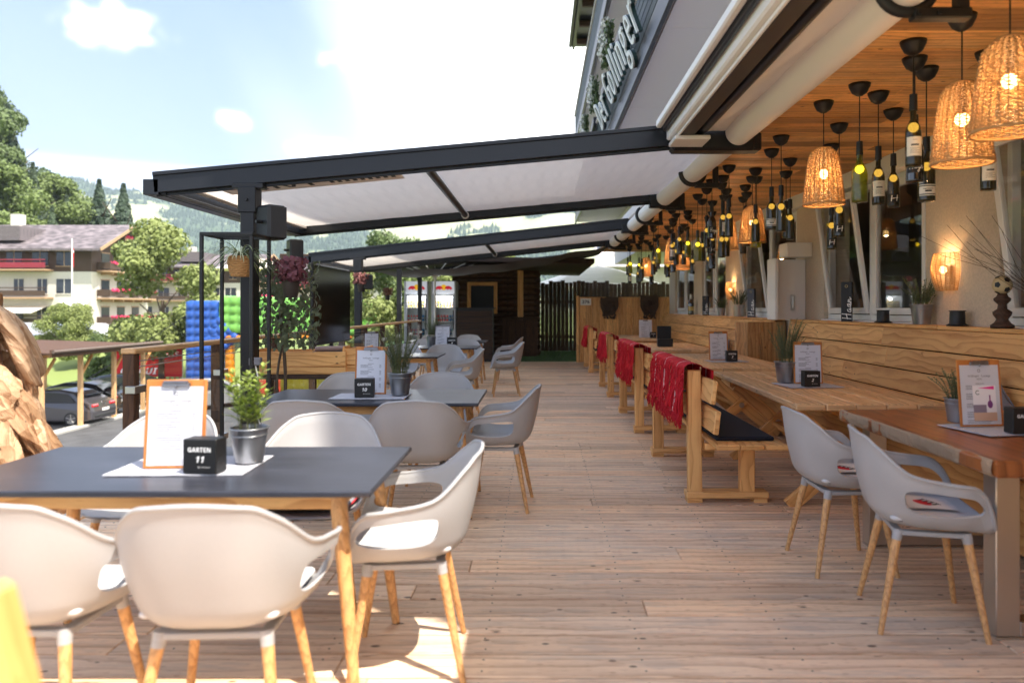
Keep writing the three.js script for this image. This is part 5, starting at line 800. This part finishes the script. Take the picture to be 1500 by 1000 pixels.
mat('blue grey cloth mat on the slab table', 2.28, .7635, 3.62, .2, .46, .34); clipboard('menu clipboard with a pink flyer on the slab table', 2.20, .772, 3.66, .12, true, .235, .33); signCube('1', 'on the live-edge slab table', 2.27, .772, 3.47, .0, .12); pottedHerb('thin trailing herb in a zinc pail on the slab table', 'thyme', 2.16, .772, 3.80, 1.0);
mat('grey cloth mat on the front plank table', 2.09, TP + .002, 5.75, .1, .42, .36); clipboard('wooden menu clipboard on the front plank table', 2.13, TP + .01, 5.83, -.08, false, .225, .33); signCube('2', 'on the plank table', 2.07, TP + .01, 5.62, .05, .12); pottedHerb('feathery rosemary in a zinc pail on the front plank table', 'rosemary', 1.98, TP + .01, 5.92, 1.35);
mat('grey cloth mat on the second plank table', 2.12, TP + .002, 8.35, .1, .42, .3); clipboard('wooden menu clipboard on the second plank table', 2.06, TP + .01, 8.45, .1, false, .225, .33); signCube('3', 'on the second plank table', 2.16, TP + .01, 8.28, 0, .12);
{ const t = thing('menu_holder', 'black menu holder with sign box on the weathered plank table', 'menu', [1.97, TP + .002, -11.6]); mesh('board', T(cb(.22, .32, .02, .003), 0, .162, -.03), M.black, t); mesh('box', T(cb(.24, .12, .1, .003), 0, .062, .05), M.black, t); }
clipboard('white menu sheet standing on the farthest plank table', 2.18, TP + .002, 15.1, 0, false, .26, .36, M.paper); signCube('4', 'on the farthest plank table', 2.3, TP + .002, 14.9, 0, .12);
clipboard('brown menu board standing on the table before the fridges', -2.2, TD + .001, 9.65, .1, false, .2, .3, M.dark[0]); pottedHerb('green herb in a zinc pail on the far dark table', 'rosemary', -1.7, TD + .001, 11.6, 1.3); clipboard('grey menu clipboard on the far dark table', -1.52, TD + .001, 11.55, 0, false, .24, .34, M.greyCloth); signCube('8', 'on the far dark table', -1.36, TD + .001, 11.5, 0, .15);

// ---------------------------------------------------------------- things on the bench shelf and wall
const SH = 1.224;
function giftBox(where, x, D, h, grey) { const t = thing('bottle_box', (grey ? 'grey ' : 'black ') + 'upright wine box with white script lettering ' + where, 'box', [x, SH, -D], -.5); mesh('carton', T(cb(.10, h, .10, .002), 0, h / 2, 0), grey ? S({ color: rgb(.16, .16, .18), roughness: .6 }) : M.black, t); const tx = canvasTex(96, 384, (c) => { c.fillStyle = grey ? '#56565c' : '#0d0c0d'; c.fillRect(0, 0, 96, 384); c.save(); c.translate(36, 366); c.rotate(-Math.PI / 2); c.strokeStyle = '#efece6'; script(c, 6, 10, 4.4, 8); c.restore(); c.strokeStyle = '#b89a5a'; c.lineWidth = 4; c.beginPath(); c.arc(48, 40, 12, 0, 7); c.stroke(); }); mesh('lettering', new THREE.PlaneGeometry(.097, h - .004), S({ map: tx, roughness: .5 }), t, [0, h / 2, .0512]); return t; }
giftBox('before the tilted near window', 3.14, 7.52, .40); giftBox('beyond the white shutter', 3.14, 10.9, .42, true); giftBox('at the far windows', 3.14, 13.9, .36);
function shelfPlant(label, x, D, s, kind, pot) { const t = pottedHerb(label, kind, x, SH, D, s, pot); return t; }
shelfPlant('leafy potted plant in a metal pail on the bench shelf under the sconce', 3.14, 6.05, 1.35, 'thyme', M.zinc); shelfPlant('dry bushy plant in a glass vase on the far bench shelf', 3.14, 11.6, 1.5, 'thyme', M.steel); shelfPlant('small potted plant on the bench shelf past the grey wine box', 3.14, 12.7, 1.1, 'thyme', M.zinc);
for (const [D, w] of [[5.55, 'between the sconce and the football stand'], [6.75, 'before the near window mullion']]) { const t = thing('black_pot', 'small black pot on the bench shelf ' + w, 'pot', [3.15, SH, -D]); mesh('pot', lathe([[0, .001], [.075, .001], [.078, .006], [.055, .02], [.052, .11], [.058, .115], [.05, .112], [.045, .02]], 22), M.black, t); mesh('rim', T(new THREE.TorusGeometry(.055, .004, 6, 24), 0, .114, 0, Math.PI / 2), M.black, t); }
{ const t = thing('football_stand', 'small football on a turned wooden stand on the bench shelf', 'ornament', [3.13, SH, -4.98]); mesh('turned_stand', lathe([[0, 0], [.07, 0], [.072, .02], [.05, .035], [.035, .06], [.055, .09], [.058, .11], [.03, .13], [.026, .16], [.05, .185], [.052, .20], [.034, .215], [.03, .23], [0, .235]], 24), M.dark[0], t); const b = mesh('ball', new THREE.IcosahedronGeometry(.062, 4), S({ color: rgb(.55, .42, .22), roughness: .5 }), t, [0, .292, 0]); for (const v of new Set(Array.from({ length: 12 }, (_, i) => i))) { const ic = new THREE.IcosahedronGeometry(1, 0).attributes.position, seen = []; for (let i = 0; i < ic.count; i++) { const q = new THREE.Vector3().fromBufferAttribute(ic, i); if (!seen.some((s) => s.distanceTo(q) < .01)) seen.push(q); } const d = seen[v], g = new THREE.CircleGeometry(.021, 5); g.lookAt(d); g.translate(d.x * .0622, d.y * .0622, d.z * .0622); mesh('patch', g, M.black, b); } }
{ const t = thing('dry_twigs', 'spray of thin dry twigs fanning out by the near window', 'plant', [3.16, SH, -4.62]), r = rng(9); mesh('vase', lathe([[0, 0], [.04, 0], [.05, .05], [.03, .16], [.035, .2]], 18), M.dark[1], t); for (let k = 0; k < 16; k++) { const a = r() * 2.4 + 1.2, l = .5 + r() * .5; mesh('twig', tube([[0, .18, 0], [-.10 * r(), .35, -Math.sin(a) * l * .4], [-.12 - .2 * r(), .42 + r() * .35, -Math.sin(a) * l]], .0016, 8, 4), M.bark, t); } }
{ const t = thing('wine_bottle', 'dark wine bottle with a gold label on the far bench shelf', 'bottle', [3.13, SH, -15.2]); const b = mesh('bottle', bottleG.wide, glassBlack, t); b.scale.set(1.3, 1.3, 1.3); mesh('bottle_label', labelG(.047, .06, .13), S({ color: rgb(.5, .38, .12), roughness: .5 }), b); mesh('foil', T(new THREE.CylinderGeometry(.021, .021, .09, 14), 0, .28, 0), S({ color: rgb(.5, .48, .45), roughness: .4 }), b); }

// ---------------------------------------------------------------- plant frame, plants, speakers, screen, crate
{ const t = thing('plant_frame', 'tall black steel frame round the hanging plants beside the awning post', 'plant stand', [-2.25, 0, -5.47]); const a = .18, b = .17, H = 1.88, w = .024;
  for (const sx of [-1, 1]) for (const sz of [-1, 1]) mesh('upright', bx(sx * a - w / 2, sx * a + w / 2, 0, H, sz * b - w / 2, sz * b + w / 2, .002, 'y'), M.black, t);
  mesh('top_rail', mg([bx(-a - w / 2, a + w / 2, H + .001, H + .026, b - w / 2, b + w / 2), bx(-a - w / 2, a + w / 2, H + .001, H + .026, -b - w / 2, -b + w / 2)]), M.black, t); mesh('side_rail', mg([bx(-a - w / 2, -a + w / 2, H + .002, H + .025, -b + w / 2, b - w / 2), bx(a - w / 2, a + w / 2, H + .002, H + .025, -b + w / 2, b - w / 2)]), M.black, t); mesh('hanging_bar', bx(-a, a, H + .002, H + .02, -.01, .01), M.black, t); }
function strapPlant(seed, n, L, w, droop) { const s = new Soup(), r = rng(seed); for (let k = 0; k < n; k++) { const a = r() * 6.283, l = L * (.6 + .6 * r()), up = .2 + r() * .5, pts = []; for (let j = 0; j <= 7; j++) { const t = j / 7; pts.push([Math.cos(a) * l * t * .9, l * (up * t * 1.3 - droop * t * t), Math.sin(a) * l * t * .9]); } for (let j = 0; j < 7; j++) { const wa = w * Math.sin(Math.PI * (.12 + .88 * (1 - j / 7)) * .9 + .1), wb = w * Math.sin(Math.PI * (.12 + .88 * (1 - (j + 1) / 7)) * .9 + .1) * (j === 6 ? .1 : 1), q = (p, ww, sg) => [p[0] - Math.sin(a) * ww * sg, p[1], p[2] + Math.cos(a) * ww * sg]; s.quad(q(pts[j], wa, -1), q(pts[j], wa, 1), q(pts[j + 1], wb, 1), q(pts[j + 1], wb, -1)); } } return s.geo(); }
const basketG = (() => { const l = []; for (let i = 0; i < 12; i++) { const c = [], R = .062 + .022 * Math.sin(i / 11 * 2.2); for (let a = 0; a < 20; a++) c.push(new THREE.Vector3(Math.cos(a / 20 * 6.283) * (R + .003 * (a % 2 ? 1 : -1) * (i % 2 ? 1 : -1)), i * .0125, Math.sin(a / 20 * 6.283) * (R + .003 * (a % 2 ? 1 : -1) * (i % 2 ? 1 : -1)))); l.push(new THREE.TubeGeometry(new THREE.CatmullRomCurve3(c, true), 40, .0075, 5, true)); } l.push(T(new THREE.CylinderGeometry(.07, .055, .12, 16), 0, .065, 0)); return mg(l); })();
{ const t = thing('spider_plant', 'striped spider plant in a hanging wicker basket inside the black frame', 'plant', [-2.22, 1.60, -5.47]); mesh('basket', basketG, wickM2, t); mesh('leaves', strapPlant(4, 60, .30, .006, .75), leafMats([[.16, .22, .09]])[0], t, [0, .14, 0]); mesh('pale_leaves', strapPlant(14, 50, .32, .004, .8), leafMats([[.42, .46, .30]])[0], t, [0, .14, 0]); mesh('hanger', mg([rod([.06, .14, 0], [0, .30, 0], .002), rod([-.06, .14, 0], [0, .30, 0], .002)]), M.black, t); }
function wallPot(label, x, y, D, col, seed) { const t = thing('hanging_pot_plant', label, 'plant', [x, y, -D]); mesh('pot', lathe([[0, 0], [.05, 0], [.068, .12], [.07, .125], [.062, .122]], 20), S({ color: rgb(.035, .026, .022), roughness: .6 }), t); mesh('leaves', leafCloud(260, (r) => { const a = r() * 6.283, q = Math.sqrt(r()) * .13; return [[Math.cos(a) * q, .13 + r() * .17, Math.sin(a) * q], [Math.cos(a), .5, Math.sin(a)]]; }, .05, seed), leafMats([col])[0], t, null, 'stuff'); mesh('bracket', rod([0, .06, -.05], [0, .06, -.25], .006), M.black, t); return t; }
wallPot('purple-leaved plant in a dark pot beside the black frame', -1.93, 1.44, 5.72, [.14, .035, .05], 3); wallPot('reddish plant in a dark pot on the far awning post', -2.86, 1.62, 11.85, [.2, .06, .05], 5); wallPot('reddish dried plant in a pot beside the fridges', -3.75, 1.55, 18.2, [.22, .09, .05], 6);
{ const t = thing('olive_tree', 'slender olive tree with narrow grey-green leaves behind the awning post', 'plant', [-2.14, 0, -6.15]); mesh('pot', lathe([[0, 0], [.15, 0], [.19, .36], [.2, .37], [.18, .36]], 24), M.anthra, t); mesh('trunk', mg([tube([[0, .3, 0], [.02, .8, 0], [-.02, 1.35, .02]], .014, 10, 6), tube([[0, .3, 0], [-.04, .8, .02], [.05, 1.3, -.02]], .010, 10, 6)]), M.bark, t); mesh('leaves', leafCloud(900, (r) => { const a = r() * 6.283, q = Math.pow(r(), .6) * .30, y = r(); return [[Math.cos(a) * q, 1.02 + y * .72, Math.sin(a) * q * .9], [Math.cos(a), -.4, Math.sin(a)]]; }, .055, 9), leafMats([[.12, .15, .08]])[0], t, null, 'stuff'); }
function speaker(label, x, y, D, s, turn) { const t = thing('loudspeaker', label, 'speaker', [x, y, -D], turn); mesh('cabinet', cb(.15 * s, .24 * s, .17 * s, .02), M.black, t); mesh('grille', T(cb(.13 * s, .22 * s, .012, .01), 0, 0, .087 * s), S({ color: rgb(.03, .03, .032), roughness: .8 }), t); mesh('mount', rod([-.12 * s, 0, 0], [0, 0, 0], .014), M.black, t); return t; }
speaker('black loudspeaker on the near awning post above the plant frame', -2.08, 2.02, 5.72, 1.1, .9); speaker('small black loudspeaker further along beyond the olive tree', -2.72, 2.0, 8.2, 1, .6); speaker('black loudspeaker on the far awning post', -2.78, 1.78, 11.9, 1, .5);
{ const t = thing('phone_holder', 'small grey box with white cable on the awning post', 'holder', [-2.18, .95, -5.66]); mesh('box', cb(.09, .06, .05, .006), M.greyCloth, t); mesh('cable', tube([[0, -.03, 0], [.03, -.15, .03], [-.02, -.3, .02], [.05, -.5, .03], [.04, -.9, .03]], .006, 30, 6), M.white, t); }
{ const t = thing('television', 'large black flat screen standing over the wooden crate', 'television', [-2.36, 0, -8.4]); mesh('casing', bx(-.03, .012, .96, 1.83, .74, -.74, .008), M.black, t); mesh('screen', bx(.0125, .016, .975, 1.815, .725, -.725, .001), M.blackGloss, t); mesh('stand', mg([bx(-.02, .0, .05, .97, .05, -.05), bx(-.2, .2, .001, .05, .3, -.3)]), M.black, t); }
{ const t = thing('console_table', 'dark low console under the wooden crate', 'table', [-2.22, 0, -7.12]); mesh('top', bx(-.52, .42, .70, .74, .30, -.30, .004), M.dark[1], t); for (const sx of [-.48, .38]) for (const sz of [-.26, .26]) mesh('leg', bx(sx - .03, sx + .03, 0, .70, sz - .03, sz + .03), M.dark[1], t); mesh('shelf', bx(-.5, .4, .3, .33, .28, -.28), M.dark[1], t); }
function crate(label, x, y, D, w, h, d) { const t = thing('wooden_crate', label, 'crate', [x, y, -D]); mesh('front_board', bx(-w / 2, w / 2, h * .36, h, d / 2, d / 2 - .018), M.honey[0], t); mesh('front_board', bx(-w / 2, w / 2, 0.002, h * .33, d / 2 - .004, d / 2 - .02), M.honey[1], t); mesh('back_board', bx(-w / 2, w / 2, .002, h, -d / 2 + .018, -d / 2), M.honey[3], t); for (const s of [-1, 1]) mesh('side_board', bx(s * w / 2 - s * .018, s * w / 2, .002, h + .02, d / 2 - .021, -d / 2 + .019, .003, 'z'), M.honey[2], t); mesh('base', bx(-w / 2 + .02, w / 2 - .02, .004, .016, d / 2 - .022, -d / 2 + .02), M.honey[3], t); return t; }
crate('long wooden crate on the dark console behind the shaded dark table', -2.24, .742, 7.1, .88, .21, .5);
{ const t = thing('folded_blankets', 'pile of folded grey-brown blankets in the wooden crate', 'blankets', [-2.02, .86, -7.15], .2); for (let k = 0; k < 4; k++) { const g = new RoundedBoxGeometry(.36 - k * .02, .034, .30, 3, .016), p = g.attributes.position; for (let i = 0; i < p.count; i++) p.setY(i, p.getY(i) + .012 * (fbm(p.getX(i) * 6 + k * 3, p.getZ(i) * 6, 4) - .5)); g.computeVertexNormals(); T(g, 0, k * .036, 0, 0, (k % 2 - .5) * .16); mesh('blanket', g, S({ color: rgb(.22 + .04 * (k % 2), .18, .165), roughness: 1 }), t); } }
crate('small open crate near the television', -1.72, .742, 7.0, .24, .24, .24);

// ---------------------------------------------------------------- far end: fridges, hut, fences, parasol
function fridge(label, x, D) { const t = thing('drinks_fridge', label, 'fridge', [x, 0, -D], 0, 'drinks fridges'); const al = S({ color: rgb(.42, .42, .43), metalness: .6, roughness: .4 });
  mesh('cabinet', mg([bx(-.31, -.275, 0, 2.05, .3, -.3), bx(.275, .31, 0, 2.05, .3, -.3), bx(-.274, .274, 0, .2, .29, -.3), bx(-.274, .274, 1.72, 2.05, .24, -.3), bx(-.274, .274, .2, 1.72, -.27, -.3)]), al, t);
  const lg = canvasTex(256, 150, (x2) => { x2.fillStyle = '#c8ccd4'; x2.fillRect(0, 0, 256, 150); x2.fillStyle = '#f0b81c'; x2.beginPath(); x2.arc(128, 72, 34, 0, 7); x2.fill(); x2.fillStyle = '#c4122c'; for (const s of [-1, 1]) { x2.beginPath(); x2.moveTo(128 + s * 8, 88); x2.quadraticCurveTo(128 + s * 30, 46, 128 + s * 62, 56); x2.quadraticCurveTo(128 + s * 96, 60, 128 + s * 104, 100); x2.lineTo(128 + s * 90, 92); x2.lineTo(128 + s * 84, 108); x2.lineTo(128 + s * 70, 90); x2.lineTo(128 + s * 44, 104); x2.lineTo(128 + s * 34, 90); x2.fill(); } });
  mesh('header', new THREE.PlaneGeometry(.546, .32), S({ map: lg, roughness: .4, emissive: rgb(1, 1, 1), emissiveMap: lg, emissiveIntensity: .12 }), t, [0, 1.885, .2425]);
  const dr = mesh('door', mg([bx(-.274, -.235, .2, 1.718, .30, .262), bx(.235, .274, .2, 1.718, .30, .262), bx(-.234, .234, .2, .25, .299, .262), bx(-.234, .234, 1.67, 1.718, .299, .262)]), al, t); mesh('door_glass', new THREE.PlaneGeometry(.47, 1.42), M.glass, dr, [0, .96, .28]); mesh('handle', rod([.25, .8, .325], [.25, 1.3, .325], .012), M.black, dr);
  const r = rng(x * 100 | 0); for (let k = 0; k < 4; k++) { const y = .3 + k * .36; mesh('shelf', bx(-.27, .27, y - .015, y, .24, -.26, .002), M.white, t);
    for (let c = 0; c < 7; c++) { const col = k === 0 ? [.02, .02, .02] : k === 3 ? [.55, .35, .1] : c > 4 ? [.03, .12, .25] : [.5, .03, .04], h = k === 0 ? .24 : .16; const b = mesh('drink', T(k === 0 ? lathe([[0, 0], [.032, 0], [.033, .14], [.013, .19], [.013, .24]], 12) : new THREE.CylinderGeometry(.029, .029, h, 14), -.225 + c * .075, k === 0 ? y : y + h / 2, .12), S({ color: rgb(...col.map((v) => v * (.8 + .4 * r()))), metalness: k ? .5 : 0, roughness: .3 }), t); mesh('drink_band', T(new THREE.CylinderGeometry(k ? .0295 : .0335, k ? .0295 : .0335, .04, 14, 1, true), -.225 + c * .075, y + .08, .12), k ? M.zinc : M.paper, b); } }
  mesh('light_strip', bx(-.2, .2, 1.66, 1.68, .22, .20, .002), glow([.9, .95, 1], 2), t); const l = new THREE.PointLight(new THREE.Color(.9, .95, 1), .35); l.position.set(0, 1.6, .18); l.castShadow = true; t.add(l);
  return t; }
fridge('drinks fridge with red cans and dark bottles next to the railing', -3.16, 19.2); fridge('drinks fridge with fewer cans beside the black cabinet', -2.46, 19.2);
{ const t = thing('black_cabinet', 'black ribbed bar cabinet right of the fridges', 'cabinet', [-1.64, 0, -18.9]); mesh('body', bx(-.46, .46, 0, 1.34, .25, -.3, .01), M.black, t); for (let k = 0; k < 8; k++) mesh('front_slat', bx(-.455, .455, .06 + k * .155, .2 + k * .155, .272, .252, .005), M.dark[1], t); mesh('top', bx(-.5, .5, 1.341, 1.37, .29, -.32), M.black, t); }
{ const t = thing('timber_hut', 'brown timber hut with a framed hatch behind the fridges', 'hut', [0, 0, -21.2]), r = rng(4);
  for (let k = 0; k < 16; k++) { const y = k * .16; mesh('log', T(new THREE.CylinderGeometry(.09, .09, 2.5, 10, 1), -1.25, y + .08, 0, 0, 0, Math.PI / 2), M.dark[[2, 0, 2][k % 3]], t); }
  for (let k = 0; k < 16; k++) mesh('side_log', T(new THREE.CylinderGeometry(.09, .09, 3, 10, 1), -.05, k * .16 + .08, -1.55, Math.PI / 2), M.dark[k % 2 ? 0 : 2], t);
  mesh('hatch_frame', mg([bx(-2.06, -1.96, 1.2, 2.1, .16, .08, .006, 'y'), bx(-1.3, -1.2, 1.2, 2.1, .16, .08, .006, 'y'), bx(-1.96, -1.3, 2.0, 2.1, .159, .08), bx(-1.96, -1.3, 1.2, 1.28, .159, .08)]), M.honey[2], t); mesh('hatch', bx(-1.96, -1.3, 1.28, 2.0, .11, .1), M.black, t); mesh('corner_post', bx(-.62, -.46, 0, 2.5, .18, .08, .01, 'y'), M.honey[1], t); mesh('counter', bx(-1.1, -.02, 1.04, 1.10, .5, .1, .006), M.dark[0], t); mesh('counter_front', bx(-1.05, -.05, 0, 1.035, .42, .36, .006, 'y'), M.dark[2], t);
  mesh('roof', T(cb(7.4, .12, 6.6, .01), -2.4, 2.52, .6, 0, 0, -.015), M.dark[1], t); mesh('lamp_ball', T(new THREE.SphereGeometry(.10, 14, 10), -2.35, 1.95, .25), M.greyCloth, t); }
{ const t = thing('parasol_ribs', 'white spread parasol ribs above the drinks fridges', 'parasol', [-2.55, 2.12, -18.0]); mesh('hub', T(new THREE.CylinderGeometry(.05, .05, .12, 14), 0, 0, 0), M.white, t); for (let k = 0; k < 11; k++) { const a = k / 11 * 6.283; mesh('rib', bar([0, 0, 0], [Math.cos(a) * .95, .30, Math.sin(a) * .95], .018, .03), M.white, t); } mesh('pole', rod([0, -2.12, 0], [0, 0, 0], .025), M.white, t); }
{ const t = thing('ribbed_bar', 'black ribbed round bar counter before the dark fence', 'bar counter', [-.62, 0, -22.6]); mesh('body', lathe([[0, .0], [.5, 0], ...Array.from({ length: 14 }, (_, k) => [[.5, .06 + k * .075], [.525, .085 + k * .075], [.5, .115 + k * .075]]).flat(), [.5, 1.17], [0, 1.17]], 36), M.black, t); mesh('top', T(new THREE.CylinderGeometry(.56, .56, .04, 36), 0, 1.192, 0), M.dark[1], t); mesh('planter', T(cb(.3, .16, .2, .01), .22, 1.295, 0), M.black, t); }
{ const t = thing('hanging_drum', 'round black hanging fan heater before the fence', 'heater', [-.45, 1.93, -21.6]); mesh('drum', T(new THREE.CylinderGeometry(.3, .3, .42, 28), 0, 0, 0, Math.PI / 2), M.black, t); mesh('front_ring', T(new THREE.TorusGeometry(.29, .035, 8, 30), 0, 0, .21), M.metal, t); mesh('bracket', bx(-.03, .03, .28, .62, .03, -.03), M.metal, t); }
{ const t = thing('dark_fence', 'tall dark plank fence with light slots behind the numbered screen', 'fence', [0, 0, -23.4]), r = rng(31); for (let k = 0; k < 38; k++) { const x = -.15 + k * .128, h = 2.12 + r() * .12, gap = r() < .22 ? .016 : .003; mesh('plank', T(cb(.128 - gap, h, .03, .003, 'y', [2, .5], r), x, h / 2, 0), M.dark[Math.floor(r() * 2)], t); } mesh('rail', bx(-.2, 4.7, 1.5, 1.6, -.02, -.07), M.dark[1], t); mesh('rail', bx(-.2, 4.7, .4, .5, -.02, -.07), M.dark[1], t); }
{ const t = thing('numbered_screen', 'honey plank screen with number plate 376 at the end of the deck', 'fence', [0, 0, -18.5]), r = rng(33); for (let k = 0; k < 14; k++) { const x = 1.09 + k * .168; mesh('plank', T(cb(.162, 1.62 + r() * .012, .03, .004, 'y', [2, .5], r), x, .82, (r() - .5) * .008), [M.honey[0], M.honey[2], M.ceil[2], M.honey[3]][Math.floor(r() * 4)], t); } mesh('rail', bx(1.02, 3.24, 1.25, 1.35, -.022, -.06), M.honey[3], t); mesh('end_post', bx(.93, 1.0, 0, 1.66, .04, -.05, .005, 'y'), M.honey[0], t);
  const pl = mesh('number_plate', bx(1.03, 1.30, 1.43, 1.60, .034, .022, .003), M.white, t); mesh('number', T(new THREE.PlaneGeometry(.262, .162), 1.165, 1.515, .0352), S({ map: canvasTex(128, 80, (x) => { x.fillStyle = '#e8e4da'; x.fillRect(0, 0, 128, 80); x.fillStyle = '#1a1a1a'; x.font = 'bold 56px sans-serif'; x.textAlign = 'center'; x.fillText('376', 64, 60); }), roughness: .6 }), pl); }
for (const [x, lab] of [[1.75, 'beside the number plate'], [2.75, 'near the wall bench']]) { const t = thing('hung_hide', 'dark brown animal hide hung over the plank screen ' + lab, 'hide', [x, 1.62, -18.45]); const g = new THREE.PlaneGeometry(.46, .62, 20, 20), p = g.attributes.position; for (let i = 0; i < p.count; i++) { const a = p.getX(i), b = p.getY(i); const k = .55 + .45 * fbm(a * 5 + x * 9, b * 3 + 4, 6); p.setXYZ(i, a * (1 - .5 * sstep(0, -.31, b) * k), b * k - .2, .035 + .03 * fbm(a * 9, b * 9 + x, 5)); } g.computeVertexNormals(); mesh('fur', g, S({ color: rgb(.09, .06, .04), roughness: 1, side: THREE.DoubleSide }), t); mesh('fringe', leafCloud(160, (r) => [[(r() - .5) * .3, -.1 - r() * .42, .05], [0, -1, 1]], .07, x * 9 | 0), S({ color: rgb(.08, .052, .036), roughness: 1 }), t, null, 'stuff'); }
{ const t = thing('white_parasol', 'large white parasol beyond the dark fence', 'parasol', [2.2, 0, -27.5]); const seg = 8, s = []; for (let k = 0; k < seg; k++) { const a = k / seg * 6.283, b = (k + 1) / seg * 6.283, q = new Soup(), R = 2.5, N = 5; for (let i = 0; i < N; i++) { const r0 = R * i / N, r1 = R * (i + 1) / N, y = (r) => 2.95 - .75 * Math.pow(r / R, 1.25); q.quad([Math.cos(a) * r0, y(r0), Math.sin(a) * r0], [Math.cos(a) * r1, y(r1), Math.sin(a) * r1], [Math.cos(b) * r1, y(r1), Math.sin(b) * r1], [Math.cos(b) * r0, y(r0), Math.sin(b) * r0]); } mesh('canopy_panel', q.geo(), M.fabric, t); mesh('rib', rod([0, 2.9, 0], [Math.cos(a) * 2.5, 2.17, Math.sin(a) * 2.5], .014, .014, 6), M.white, t); } mesh('pole', rod([0, 0, 0], [0, 2.95, 0], .04), M.steel, t); }
{ const t = thing('neighbour_house', 'neighbouring house with pale corrugated roof beyond the parasol', 'building', [7, 0, -36]); mesh('wall', bx(-3.6, 6, -3.6, 3.4, 0, -8), whiteWall, t); for (let k = 0; k < 22; k++) { mesh('roof_sheet', T(cb(.44, .06, 7, .02), -4 + k * .46, 4.75 + k * .0, -2.2, .42), S({ color: rgb(.5, .46, .46), roughness: .6, metalness: .3 }), t); } for (let k = 0; k < 3; k++) { const w = mesh('window', bx(-3 + k * 2.4, -1.8 + k * 2.4, .6, 2, .04, -.02), winGlass, t); mesh('frame', bx(-3.08 + k * 2.4, -1.72 + k * 2.4, 2, 2.1, .06, 0), paleWood, w); } }
// flower boxes on the lettered balcony
for (const d of [8.6, 11.5, 14.2, 17]) { const t = thing('flower_box', 'white petunias hanging from a box on the lettered balcony', 'flowers', [1.24, 5.5, -d], 0, 'balcony flower boxes'); mesh('box', bx(-.02, .06, -.02, .16, .4, -.4), M.anthra, t); mesh('greenery', leafCloud(420, (r) => [[-.12 - r() * .12, .22 - r() * .5, (r() - .5) * .9], [-1, .3, 0]], .09, d | 0), leafMats([[.10, .15, .05]])[0], t, null, 'stuff'); mesh('blossoms', leafCloud(260, (r) => [[-.20 - r() * .1, .24 - r() * .46, (r() - .5) * .9], [-1, .3, 0]], .06, d * 3 | 0), S({ color: rgb(.75, .74, .7), roughness: .8 }), t, null, 'stuff'); }
{ // blurred wooden arm of a chair close to the lens
  const t = thing('near_wooden_chair', 'corner of a light wooden chair back close beside the sunlit dark table', 'chair', [-.42, 0, -.92], 0); const M2 = M.honey[2];
  mesh('back_post', bar([0, 0, 0], [-.26, 1.02, .02], .06, .045, .01), M2, t); mesh('back_post', bar([-.5, 0, 0], [-.66, .95, .02], .06, .045, .01), M2, t); for (let k = 0; k < 3; k++) mesh('back_slat', bar([-.62 - k * .03, .45 + k * .16, .015], [-.12 - k * .04, .45 + k * .16, .015], .09, .025, .008), M2, t); mesh('seat', bx(-.46, .02, .42, .46, .02, .45, .01), M2, t); for (const x of [-.42, .0]) mesh('leg', bar([x, 0, .42], [x, .42, .40], .045, .045, .006), M2, t); }
renderer.render(scene, camera);
